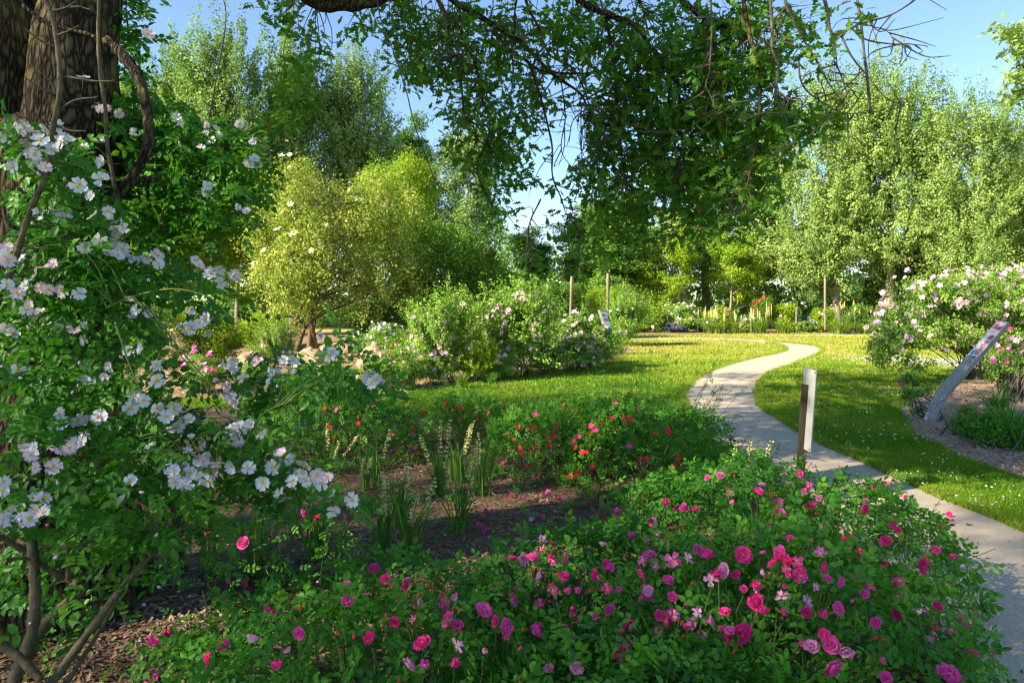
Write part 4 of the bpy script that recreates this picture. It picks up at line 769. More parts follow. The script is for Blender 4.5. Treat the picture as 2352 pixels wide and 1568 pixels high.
BR.append(branch(q6([(1820, -120), (1930, 0), (2050, 90), (2171, 150), (2320, 190)], 5.6), .045, .02)); BR.append(branch(q6([(950, -40), (930, 180), (915, 330), (935, 480)], 6.0), .014, .006)); BR.append(branch(q6([(1090, 1200), (1020, 1340), (1010, 1450), (1050, 1560)], 5.8), .010, .005))
BR.append(branch(q6([(1200, 420), (1240, 680), (1210, 900), (1280, 1010)], 6.0), .010, .004)); BR.append(branch(q6([(1680, 0), (1720, 80), (1680, 130)], 5.9), .02, .012)); BR.append(branch(q6([(1890, 800), (1910, 950), (1910, 1150)], 5.5), .009, .004))
r6 = lambda L, d: q6(L, d, 1700, 0)
BR.append(branch(r6([(360, -90), (390, 0), (430, 230), (470, 330), (480, 600), (480, 720), (430, 1000), (400, 1200)], 5.0), .026, .010)); BR.append(branch(r6([(530, -80), (540, 0), (560, 280), (600, 400), (570, 580), (640, 750), (685, 930)], 4.8), .018, .006, mat='twig'))
BR.append(branch(r6([(620, -80), (650, 60), (730, 210), (850, 400), (920, 520), (990, 640)], 4.8), .016, .005, mat='twig')); BR.append(branch(r6([(830, -120), (890, 60), (910, 190), (960, 205), (1080, 145), (1250, 100), (1430, -10)], 4.8), .017, .007, mat='twig'))
BR.append(branch(r6([(1060, -80), (1085, 100), (1120, 400), (1150, 680)], 4.7), .012, .013, mat='twig')); BR.append(branch(r6([(960, 200), (1030, 340), (1120, 450), (1230, 590), (1350, 640)], 4.8), .011, .004, mat='twig')); BR.append(branch(r6([(1000, 150), (1100, 235), (1290, 265), (1370, 262), (1495, 285)], 4.8), .010, .004, mat='twig'))
BR.append(branch(r6([(715, 340), (740, 480), (820, 590), (980, 690), (1210, 680)], 4.8), .010, .005, mat='twig')); BR.append(branch(r6([(660, 30), (560, 120), (505, 200), (540, 280), (600, 200), (620, 80)], 4.9), .010, .005, mat='twig')); BR.append(branch(r6([(180, -40), (190, 180), (170, 420), (150, 510), (200, 600), (220, 700)], 5.2), .012, .005, mat='twig'))
BR.append(branch(r6([(900, 480), (990, 500), (1060, 560), (1190, 590)], 4.8), .007, .003, mat='twig')); BR.append(branch(r6([(910, 200), (940, 330), (945, 490)], 4.8), .008, .003, mat='twig')); BR.append(branch(r6([(1110, 150), (1250, 190), (1290, 240)], 4.8), .006, .003, mat='twig'))
BR.append(branch(r6([(480, 420), (560, 520), (600, 590), (640, 600)], 5.0), .010, .004)); BR.append(branch(r6([(860, 480), (880, 560), (875, 630)], 4.8), .006, .002, mat='twig')); BR.append(branch(r6([(990, 700), (1030, 780), (1050, 880)], 4.8), .005, .002, mat='twig'))
# bare forked twiglets of the gap in the leaves and at the sky edge
tw = MB()
for i in range(150):
    b = BR[rg.integers(len(BR))]; a = b[rg.integers(len(b) // 4, len(b))]
    if a[1] < 4: continue
    e = a + rg.normal(size=3) * (.16, .12, .12) - (0, 0, .16); m = (a + e) / 2 + rg.normal(size=3) * .05; tw.tube(catmull([a, m, e], 4), np.linspace(.006, .002, 9), 4)
for x, y in [(1200, 760), (1260, 860), (1330, 900), (1400, 800), (1440, 950), (1300, 1000), (1380, 880), (1340, 1050), (1230, 1080)]:
    s0 = q6([(x, y)], 5.9)[0]; e0 = q6([(1390, 640)], 6.1)[0]; m = s0 * .4 + e0 * .6 + rg.normal(size=3) * .15; P = catmull([e0, m, s0], 6); tw.tube(P, np.linspace(.008, .003, len(P)), 4)
    for k in range(5): p0 = P[rg.integers(3, len(P))]; p1 = p0 + rg.normal(size=3) * .12; tw.tube([p0, (p0 + p1) / 2 + rg.normal(size=3) * .03, p1], [.004, .003, .002], 3)
tw.build('twigs', M['twig'], oak, stuff=True)
OE = [(955, 45, 70, 45), (930, 95, 45, 40, .7), (990, 130, 90, 60), (960, 175, 50, 30, .8), (1080, 90, 110, 80), (1060, 210, 65, 80), (1100, 320, 75, 75), (1170, 200, 80, 70), (1140, 410, 55, 60), (1180, 300, 60, 60), (1150, 490, 45, 35, .5), (1230, 100, 120, 90, .8), (1215, 380, 45, 40, .6), (1290, 430, 45, 40, .7), (1260, 230, 40, 40, .5), (1350, 60, 110, 60), (1400, 160, 90, 90), (1390, 290, 60, 60, .8), (1450, 300, 90, 100, 1.2), (1430, 410, 120, 70, 1.1), (1370, 500, 100, 40, .9), (1540, 80, 130, 80, 1.2), (1560, 210, 130, 110, 1.3), (1600, 330, 140, 100, 1.3), (1640, 440, 120, 75, 1.2), (1700, 110, 110, 100, 1.2), (1710, 250, 110, 90, 1.3), (1760, 340, 70, 50, 1.), (1830, 272, 85, 45, 1.2), (1730, 430, 60, 40, .8), (1540, 510, 110, 45, .9), (1660, 520, 60, 35, .6), (1310, 590, 90, 40, .45), (1220, 560, 45, 45, .4), (1420, 560, 80, 35, .6), (1220, 610, 50, 30, .35), (1830, 60, 80, 60, .5), (1930, 30, 60, 30, .6), (1880, 130, 30, 50, .3),
      (640, 20, 70, 28, .9), (700, 75, 40, 40, .9), (735, 110, 25, 30, .6), (700, 150, 42, 45), (660, 205, 50, 45), (700, 240, 35, 35), (645, 275, 55, 35), (585, 60, 20, 15, .5), (830, 60, 35, 25, .6), (900, 20, 50, 25), (790, 70, 30, 20, .4), (350, 12, 40, 16, .6)]
def oakd(px, py): return 6.3 - np.clip((px - 1450) / 500, -.3, 1) * 1.3 - np.clip((py - 300) / 300, 0, 1) * .3
px, py, dd = blobs(rg, OE, 2050, oakd, .8); C = atv(px, py, dd); tips = rg.integers(5, 10, len(C)); idx = np.repeat(np.arange(len(C)), tips); N = len(idx)
ax = unit(rg.normal(size=(N, 3)) * (1, 1, .7) + (0, 0, -.25)); pos = C[idx] + ax * .02 + rg.normal(size=(N, 3)) * .035; nr = unit(rg.normal(size=(N, 3)) * .55 + (0, 0, 1)); size = .075 + .045 * rg.random(N); tint = np.clip(.25 + .45 * rg.random(N) + .25 * rg.random(len(C))[idx], 0, .92); tint[rg.random(N) < .012] = 1.
leafset(oak, [OAK], M['oak_leaf'], pos, ax, nr, size, tint, 300)
allb = np.vstack([b for b in BR if len(b)]); tw = MB()
for c in C[rg.permutation(len(C))[:900]]:
    j = np.argmin(((allb - c - (0, 0, .1)) ** 2).sum(1)); a = allb[j]
    if np.linalg.norm(a - c) < .9: m = (a + c) / 2 + (0, 0, .04) + rg.normal(size=3) * .05; tw.tube(catmull([a, m, c], 3), np.linspace(.006, .002, 7), 3)
tw.build('twigs', M['twig'], oak, stuff=True)
# the rest of the oak's crown above and beside the camera: it shades the foreground
ells = [(-3.4, 4.6, 7.4, 3.2, 3.2, 1.7), (-4.0, 4.0, 8.8, 4.2, 4.2, 2.6), (-7.5, 4.0, 8.0, 3.5, 4.0, 2.4), (-5.0, 8.5, 9.4, 4.0, 3.2, 2.0)]
C, D = clumps_in(rg, ells, 340, .85); pxx = C[:, 0] / np.maximum(C[:, 1], .1) * F + CX; pyy = HY - (C[:, 2] - CAMH) / np.maximum(C[:, 1], .1) * F; ok = (C[:, 1] < .5) | (pyy < -130) | (pxx < -150); C, D = C[ok], D[ok]
mb = MB(); crown(rg, mb, C, D, 46, .62, .15, LEAF4, 'round', 4.3); mb.build('crown', M['oak_leaf'], oak, stuff=True)
tr = MB()
for i in rg.permutation(len(C))[:80]:
    a = np.array([-1.7, 4.5, 6.2]) if C[i][0] > -2.4 else np.array([-3.5, 3.1, 6.0]); limb(tr, a, C[i], .06, .015, rg, .05)
tr.build('upper_branches', M['oak_bark'], oak, stuff=True)
# neighbour tree reaching in at the upper right edge
nb = thing('oak_tree', 'sunlit oak whose branch tips reach in beside the blue sky', 'tree', (10.8, 10.5, 0))
RE = [(2310, 72, 38, 22), (2345, 95, 30, 30), (2330, 120, 22, 14), (2360, 140, 30, 30), (2325, 178, 26, 14), (2345, 215, 60, 18), (2380, 200, 60, 60), (2300, 228, 40, 10, .7), (2400, 90, 60, 60)]
px, py, dd = blobs(rg, RE, 230, 9.6, .5); C = atv(px, py, dd); idx = np.repeat(np.arange(len(C)), 7); N = len(idx); ax = unit(rg.normal(size=(N, 3)) * (1, 1, .6)); pos = C[idx] + rg.normal(size=(N, 3)) * .04; nr = unit(rg.normal(size=(N, 3)) * .55 + (0, 0, 1))
leafset(nb, [OAK], M['aspen'], pos, ax, nr, .09 + .03 * rg.random(N), .3 + .5 * rg.random(N), 200)
branch([(10.8, 10.5, -.1), (10.9, 10.5, 2.5), (10.7, 10.4, 4.2), (10.9, 10.5, 6.5)], .24, .12, 'trunk', T=nb, sides=12); branch([(10.7, 10.4, 4.0), (9.5, 10, 4.9), at(2400, 190, 9.7), at(2330, 215, 9.6)], .07, .015, T=nb); branch([(10.8, 10.4, 5.0), (9.4, 10, 5.6), at(2380, 100, 9.7), at(2315, 72, 9.6)], .06, .01, T=nb); branch([at(2400, 190, 9.7), at(2345, 150, 9.6), at(2325, 175, 9.6)], .02, .006, T=nb)
C, D = clumps_in(rg, [(11.3, 10.8, 7.6, 2.6, 2.6, 2.3)], 130, .8); ok = (C[:, 0] / C[:, 1] * F + CX) > 2440; mb = MB(); crown(rg, mb, C[ok], D[ok], 50, .5, .13, LEAF4); mb.build('crown', M['aspen'], nb, stuff=True)

# ------------------------------------------------------------------ white rambling rose at the left
rg = np.random.default_rng(300)
wr = thing('rambling_rose', 'sprawling white rambling rose arching out in front of the oak trunk', 'rose bush', (-1.75, 2.75, 0))
WE = [(55, 340, 60, 60, .8), (60, 400, 70, 50), (150, 360, 60, 50, .7), (130, 430, 90, 60), (60, 480, 70, 50), (200, 470, 70, 60, .8), (200, 560, 140, 70), (60, 580, 80, 60), (90, 650, 110, 60), (210, 660, 140, 60), (330, 620, 100, 45), (430, 650, 80, 28, .8), (500, 690, 60, 16, .9), (570, 715, 60, 16, .7), (70, 760, 90, 60), (200, 750, 120, 60), (320, 740, 70, 50, .7), (70, 850, 80, 60), (190, 850, 100, 60), (300, 850, 80, 60, .7), (110, 950, 110, 60), (260, 940, 110, 60), (390, 950, 60, 40, .6), (390, 1010, 90, 45), (500, 985, 70, 40, .8), (590, 1010, 60, 40, .7), (190, 1040, 130, 55), (330, 1090, 130, 55), (480, 1090, 110, 60), (610, 1110, 90, 60), (700, 1090, 60, 45), (790, 1145, 45, 35, 1.), (840, 1150, 25, 20, .8), (600, 900, 80, 40, .6), (700, 880, 90, 45, .8), (790, 850, 80, 45, .8), (860, 880, 50, 30, .7), (800, 790, 40, 50, .6), (640, 830, 70, 35, .5), (560, 850, 50, 40, .4), (440, 870, 60, 40, .4), (300, 1190, 130, 45, .8), (450, 1180, 80, 40, .7), (200, 1240, 110, 50, .8), (360, 1260, 100, 40, .5), (50, 1240, 60, 40), (40, 1340, 50, 50), (130, 1130, 70, 40), (120, 1430, 60, 50, .45), (180, 1380, 50, 40, .5), (250, 1330, 70, 40, .35), (420, 1290, 70, 30, .3), (40, 1060, 50, 50), (20, 1150, 40, 60)]
def wd_(px, py): return 2.55 + .35 * vnoise(np.c_[px / 160, py / 160, np.zeros(len(px))]) - np.clip((py - 900) / 700, -.2, .5) * .35
px, py, dd = blobs(rg, WE, 1700, wd_, .32); pos = atv(px, py, dd); N = len(pos); ax = unit(rg.normal(size=(N, 3)) * (1, .8, .6) + (.35, -.35, -.25)); nr = unit(rg.normal(size=(N, 3)) * .5 + (0, -.45, .9)); tint = np.clip(.15 + .65 * rg.random(N) ** 1.2, 0, .9); tint[rg.random(N) < .008] = 1
leafset(wr, WROSE, M['white_leaf'], pos, ax, nr, .10 + .045 * rg.random(N), tint, 300, cell=16)
def cane(L, d0, d1, r0, r1, mat='cane', name='cane', T=wr, x0=0, y0=1100, s=2.583):
    P = crop(L, x0, y0, s); dl = np.linspace(d0, d1, len(P)); return branch([at(p[0], p[1], q) for p, q in zip(P, dl)], r0, r1, name, mat, 6, T, .006)
CN = [cane([(300, 1600), (420, 1440), (620, 1170), (780, 960), (960, 760), (1160, 560), (1290, 440)], 2.2, 2.6, .016, .007), cane([(430, 1560), (560, 1360), (700, 1130), (800, 960), (960, 750)], 2.25, 2.5, .008, .005), cane([(240, 660), (480, 675), (800, 650), (1060, 605), (1240, 560)], 2.5, 2.4, .009, .005), cane([(190, 560), (215, 800), (225, 1000), (205, 1260), (120, 1480), (80, 1600)], 2.5, 2.3, .016, .022),
      cane([(10, 620), (150, 720), (280, 820), (420, 890)], 2.5, 2.6, .010, .012), cane([(440, 900), (450, 700), (510, 500), (600, 240)], 2.6, 2.6, .014, .009), cane([(330, 800), (420, 880), (520, 960), (420, 1060), (280, 1200), (150, 1450)], 2.7, 2.5, .018, .024), cane([(0, 1320), (130, 1420), (260, 1540)], 2.2, 2.2, .015, .013), cane([(60, 240), (130, 420), (200, 620)], 2.5, 2.5, .020, .018), cane([(50, 770), (180, 770), (300, 830)], 2.4, 2.5, .006, .006), cane([(0, 560), (300, 760), (430, 880)], 2.7, 2.7, .010, .009)]
k2 = lambda L, d0, d1, r0, r1, mat='cane', T=wr: cane(L, d0, d1, r0, r1, mat, 'cane', T, 0, 0, 2.24)
CN += [k2([(255, 0), (300, 120), (330, 300), (335, 480), (310, 640), (280, 820), (270, 960), (200, 1130), (120, 1340), (80, 1450), (30, 1600)], 2.5, 2.45, .008, .011), k2([(555, -20), (550, 200), (560, 420), (590, 620), (600, 800), (640, 1000), (660, 1080)], 3.1, 3.1, .007, .010)]
for L in ([(300, 60), (370, 40), (430, 5)], [(310, 60), (430, 35), (510, 55)], [(300, 200), (370, 175), (440, 145)], [(330, 260), (250, 235), (190, 200), (140, 160)], [(330, 420), (450, 440), (520, 450), (640, 450)], [(315, 525), (280, 450), (225, 400), (210, 355)], [(300, 520), (220, 490), (140, 435)], [(325, 620), (420, 560), (550, 540)], [(290, 740), (200, 650)], [(300, 700), (400, 735), (480, 735)], [(115, 1330), (40, 1325), (-20, 1330)], [(90, 1400), (180, 1390), (285, 1390)]): k2(L, 2.5, 2.45, .005, .0022, 'twig')
k2([(600, 230), (680, 300), (770, 420), (800, 500), (830, 640), (835, 780), (800, 900), (700, 1040), (600, 1180), (480, 1340), (360, 1480)], 3.35, 3.0, .027, .022, 'oak_bark', oak); k2([(700, 1030), (830, 1000), (900, 985)], 3.1, 3.2, .018, .010, 'oak_bark', oak); k2([(130, 30), (280, 140), (480, 190), (560, 230)], 3.3, 3.3, .010, .008, 'oak_bark', oak)
k3 = lambda L: cane(L, 2.5, 2.45, .004, .002, 'stem', 'cane', wr, 0, 600, 2.24)
for L in ([(800, 350), (900, 470), (1000, 600), (1150, 780), (1230, 870)], [(760, 330), (900, 500), (1040, 680), (1200, 880)], [(600, 380), (700, 330), (830, 290), (1000, 270), (1200, 330), (1320, 470)], [(640, 1240), (760, 1180), (900, 1170), (1040, 1180)], [(780, 1100), (900, 1070), (1000, 1050)], [(1300, 1350), (1450, 1000), (1640, 890)], [(700, 1400), (900, 1300), (1200, 1280), (1500, 1290), (1700, 1350), (1900, 1400)], [(650, 480), (720, 680), (800, 860)]): CN.append(k3(L))
allc = np.vstack(CN); tw = MB()
for c in pos[rg.permutation(N)[:420]]:
    j = int(np.clip(np.argmin(((allc - c) ** 2).sum(1)) + rg.integers(-3, 4), 0, len(allc) - 1)); a = allc[j]
    if np.linalg.norm(a - c) < .26: tw.tube(catmull([a, (a + c) / 2 + (0, 0, .03), c], 3), np.linspace(.003, .0015, 7), 3)
tw.build('shoots', M['stem'], wr, stuff=True)
# second, more distant rambler climbing through the low oak limb
w2 = thing('climbing_rose', 'dark leaved climbing rose with a few white blooms hanging off the low oak limb', 'rose bush', (-2.0, 4.2, 0))
CE = [(295, 40, 40, 50, .7), (310, 120, 35, 60, .6), (300, 210, 45, 50, .6), (250, 260, 50, 50, .7), (320, 290, 80, 50), (400, 280, 80, 45), (480, 320, 80, 55), (550, 350, 50, 50), (430, 380, 120, 60), (560, 430, 50, 50, .7), (320, 390, 80, 70), (350, 480, 110, 60), (470, 470, 90, 60, .8), (300, 560, 90, 60, .8), (420, 560, 90, 50, .6), (540, 520, 60, 40, .4), (400, 640, 70, 30, .4), (590, 400, 30, 60, .5)]
px, py, dd = blobs(rg, CE, 1500, 4.0, .5); pos2 = atv(px, py, dd); N2 = len(pos2); ax = unit(rg.normal(size=(N2, 3)) * (1, .8, .6) + (.2, -.2, -.4)); nr = unit(rg.normal(size=(N2, 3)) * .5 + (0, -.3, .9))
leafset(w2, WROSE, M['white_leaf'], pos2, ax, nr, .10 + .05 * rg.random(N2), np.clip(.2 + .7 * rg.random(N2), 0, .9), 300)

branch([(-2.0, 4.2, -.05), (-2.1, 4.1, .9), at(330, 560, 4.0), at(350, 400, 3.9), at(430, 330, 3.9), at(540, 340, 3.9)], .02, .006, 'cane', 'cane', 6, w2); branch([at(350, 420, 3.9), at(310, 250, 3.9), at(300, 100, 3.9), at(290, 10, 3.9)], .012, .004, 'cane', 'cane', 5, w2); branch([at(340, 480, 4), at(440, 450, 3.9), at(560, 470, 3.9)], .010, .004, 'cane', 'cane', 5, w2); branch([at(380, 560, 4), at(385, 640, 4), at(360, 740, 3.9)], .008, .004, 'cane', 'cane', 5, w2); branch([at(470, 330, 3.9), at(520, 60, 3.9), at(500, -40, 3.9)], .004, .003, 'cane', 'twig', 5, w2); branch([at(1000, 420, 4.6), at(955, 300, 4.6), at(920, 160, 4.6), at(880, 60, 4.6), at(860, -30, 4.6)], .004, .004, 'cane', 'twig', 5, w2)
W1 = [(465, 435), (70, 715), (140, 705), (175, 740), (250, 725), (225, 785), (290, 835), (360, 770), (385, 780), (345, 800), (165, 860, 'p'), (150, 890), (215, 910), (185, 945), (255, 940, 'p'), (5, 770), (175, 1160, 'p'), (215, 1195), (345, 1180, 'p'), (310, 1185), (360, 1215), (520, 1210), (600, 1225), (640, 1250), (685, 1245), (700, 1280), (650, 1285), (415, 1270), (560, 1340), (640, 1330), (650, 1380), (690, 1395), (640, 1430), (800, 1455), (880, 1430, 'p'), (885, 1475), (750, 1460), (475, 1380), (1090, 1460), (1115, 1485, 'p'), (1230, 1510), (1305, 1545, 'p'), (45, 1460, 'p'), (120, 1460), (15, 1440), (235, 1500, 'p'), (300, 1475, 'p'), (205, 1535), (565, 1005), (440, 1040), (460, 1075)]
W2 = [(590, 600, 'p'), (560, 610, 'p'), (665, 635, 'p'), (990, 655), (1005, 680), (1155, 700, 'p'), (1155, 745), (1185, 790), (1225, 760), (1210, 720, 'p'), (750, 740), (580, 775), (470, 820), (1000, 810), (1125, 825, 'p'), (1160, 1040), (1150, 1075), (1340, 690), (1410, 780), (1425, 890), (1445, 940), (1395, 910), (1390, 1110), (1380, 1180), (1420, 800), (830, 190, 'p'), (845, 200, 'p'), (1330, 1160)]
W3 = [(350, 285), (445, 300), (230, 265, 'p'), (140, 255), (40, 250), (100, 300, 'p'), (165, 360, 'p'), (40, 490), (70, 525), (175, 490), (330, 490), (410, 505, 'p'), (470, 480), (470, 560), (725, 335), (740, 430), (765, 390), (830, 410), (100, 725), (465, 780), (505, 790), (590, 765), (720, 620), (805, 605), (865, 690), (875, 785), (755, 870), (800, 900), (730, 940), (540, 1010), (490, 1020), (555, 990), (300, 1045), (340, 1020), (145, 1165, 'p'), (190, 1160), (175, 1205, 'p'), (330, 1170, 'p'), (390, 1160, 'p'), (420, 1190, 'p'), (420, 1135, 'p'), (455, 1120), (930, 990), (995, 1040), (1060, 1000), (1145, 1015), (975, 940), (830, 1145), (730, 1345), (1270, 820, 'p'), (1290, 880), (1330, 890), (1360, 850), (1320, 905, 'p'), (1500, 740), (1540, 750), (1440, 685, 'p'), (1590, 675), (1640, 680), (1265, 700), (1300, 665), (1300, 720), (1070, 490), (1120, 465), (1150, 450), (1160, 520), (1020, 480), (1050, 500), (1335, 1040), (1300, 1060), (1355, 1050), (1335, 1110), (1350, 1160), (1450, 1050), (1460, 1080), (1565, 1180), (1580, 1205, 'p'), (1550, 1240), (1530, 1270), (1610, 1225), (1390, 1275), (1305, 1265), (1640, 1310), (1705, 1250, 'p'), (1690, 1300), (1640, 1350), (1715, 1340), (1775, 1315, 'p'), (1835, 1330, 'p'), (1800, 1355), (1860, 1425), (1565, 1415), (1865, 1515), (1975, 1450), (1060, 1250), (1110, 1235), (1015, 1305), (970, 1290), (990, 1350), (1040, 1370), (1100, 1310), (1140, 1290), (1200, 1305, 'p'), (1130, 1335), (1165, 1345), (1215, 1250, 'p'), (1140, 1240, 'p'), (1060, 1190), (1130, 1150), (1145, 1190), (1475, 1360), (190, 1440), (255, 1440), (240, 1525), (205, 1510, 'p'), (60, 1520), (20, 1350), (15, 1400), (110, 1520), (30, 1560), (130, 1560), (90, 1490), (1860, 630), (1840, 640)]
W8 = [(1390, 1195), (1500, 1240), (1490, 1310), (1550, 1290), (1440, 1300)]
EXW = [(q[0] + rg.normal() * 24, q[1] + rg.normal() * 20) + tuple(q[2:]) for q in (crop(W1, 0, 0, 2.24) + crop(W3, 0, 600, 2.24)) if rg.random() < .36]
for lst, T, d in ((EXW + crop(W1, 0, 0, 2.24) + crop(W3, 0, 600, 2.24) + crop(W8, 700, 750, 6.27), wr, None), (crop(W2, 0, 0, 2.24), w2, 3.55)):
    for q in lst:
        dep = (wd_(np.array([q[0]]), np.array([q[1]]))[0] - .12 - .30 * rg.random()) if d is None else d + rg.uniform(-.15, .15)
        p = at(q[0], q[1], dep); nr = unit(np.array([-p[0] * .35, -1., .30]) + rg.normal(size=3) * .38); white_flower(T, p, nr, (.057 if d is None else .060) * rg.uniform(.75, 1.15), 'blush' if len(q) > 2 else 'white', rg)

for c in pos[rg.permutation(N)[:70]]:
    if -1.9 < c[0] / c[1] * F / 1000 < 0: put('rosebud', ME['wb'], wr, c + rg.normal(size=3) * .03 - (0, .2, 0), rg.normal(size=3), unit(rg.normal(size=3) * .5 + (0, -.3, .8)), .026)
# ------------------------------------------------------------------ pink ground cover roses
PB_ = [('hot pink rose bush at the back beside the dark sign post', 1.45, 3.85, 1.05, .85, .66), ('hot pink rose bush spilling sideways over the gravel path edge', 1.13, 2.78, .82, .74, .58), ('hot pink rose bush bordering the bare mulch and the wispy grass', .42, 3.05, .62, .78, .56), ('hot pink rose bush at the bottom edge between the other pink ones', .36, 2.05, .76, .55, .55), ('hot pink rose bush at the bottom corner of the mulch below the white rose', -.50, 2.40, .82, .68, .60)]
def hmound(b, x, y):
    q = ((x - b[1]) / b[3]) ** 2 + ((y - b[2]) / b[4]) ** 2; n = vnoise(np.c_[x * 3.2, y * 3.2, np.full(len(x), b[1])]); return np.where(q < 1, b[5] * np.sqrt(np.clip(1 - q ** 1.5, 0, 1)) * (.72 + .5 * n), 0)
def march(bs, px, py, d0=1.2, d1=9.):
    ds = np.arange(d0, d1, .015); P = atv(np.full(len(ds), px), np.full(len(ds), py), ds); best = None
    for i, b in enumerate(bs):
        h = np.nonzero(P[:, 2] < hmound(b, P[:, 0], P[:, 1]))[0]
        if len(h) and (best is None or ds[h[0]] < best[1]): best = (i, ds[h[0]])
    return best
def mound_bush(T, b, tms, mat, n, leaf, rg, nobj=300, shoots=26, shoot_h=.2, over=.06, sprig=.0):
    a = rg.random(n) * 2 * PI; r = np.sqrt(rg.random(n)) * (1 + over * rg.random(n)); x = b[1] + b[3] * r * np.cos(a); y = b[2] + b[4] * r * np.sin(a); h = hmound(b, x, y); h = np.maximum(h, .06)
    z = h * (1.02 - .85 * rg.random(n) ** 3.2) + .02; e = .03; gx = (hmound(b, x + e, y) - hmound(b, x - e, y)) / (2 * e); gy = (hmound(b, x, y + e) - hmound(b, x, y - e)) / (2 * e); sn = unit(np.c_[-np.clip(gx, -2, 2), -np.clip(gy, -2, 2), np.ones(n)])
    pos = np.c_[x, y, z]; ax = unit(np.c_[np.cos(a), np.sin(a), np.zeros(n)] * .4 + rg.normal(size=(n, 3)) * .75 + sn * .2); nr = unit(sn + rg.normal(size=(n, 3)) * .42); size = leaf * (.7 + .6 * rg.random(n)); tint = np.clip(.12 + .55 * rg.random(n) ** 1.3 + .25 * vnoise(pos * 6), 0, .85)
    st = MB(); P2, A2, N2, S2, T2, tipl = [], [], [], [], [], []
    for k in range(shoots):
        t_ = rg.random() * 2 * PI; q = math.sqrt(rg.random()) * .95; p0 = np.array([b[1] + b[3] * q * math.cos(t_), b[2] + b[4] * q * math.sin(t_), 0]); p0[2] = hmound(b, p0[:1], p0[1:2])[0] * .75; out = np.array([math.cos(t_) * q, math.sin(t_) * q, 0]); L = shoot_h * rg.uniform(.6, 1.4); p1 = p0 + np.array([0, 0, L + .1]) + out * L * .9 + rg.normal(size=3) * .05
        P = catmull([p0, p0 * .5 + p1 * .5 + (0, 0, .03), p1], 4); st.tube(P, np.linspace(.0026, .0014, len(P)), 4); tipl.append(p1)
        for j in range(9 if shoot_h > .3 else 5): c = P[rg.integers(2, len(P))]; P2.append(c); A2.append(unit(rg.normal(size=3) * (1, 1, .5))); N2.append(unit(rg.normal(size=3) * .4 + (0, 0, 1))); S2.append(leaf * rg.uniform(.6, 1)); T2.append(rg.uniform(.5, .95))
    base = np.array([b[1], b[2], 0])
    for k in range(26):
        i = rg.integers(n); limb(st, base + rg.normal(size=3) * (.12, .12, 0), pos[i], .006, .002, rg, .15, 5, 4)
    st.build('stems', M['stem'], T, stuff=True)
    if P2: pos, ax, nr, size, tint = np.vstack([pos, P2]), np.vstack([ax, A2]), np.vstack([nr, N2]), np.r_[size, S2], np.r_[tint, T2]
    leafset(T, tms, mat, pos, ax, nr, size, tint, nobj, cell=14); return tipl
rg = np.random.default_rng(400); PT = []
for i, b in enumerate(PB_):
    T = thing('rose_bush', b[0], 'rose bush', (b[1], b[2], 0), 'hot pink ground cover roses'); PT.append(T); tl = mound_bush(T, b, ROSE, M['rose_leaf'], int((2050 if i in (3, 4) else 1700) * b[3] * b[4] / .6), .098, rg, 300, 24, .16)
    for p in tl[:13]:
        for k in range(rg.integers(1, 4)): rose_flower(T, p + rg.normal(size=3) * .018, unit(rg.normal(size=3) * .4 + (0, -.2, 1)), .022, 'b', rg)
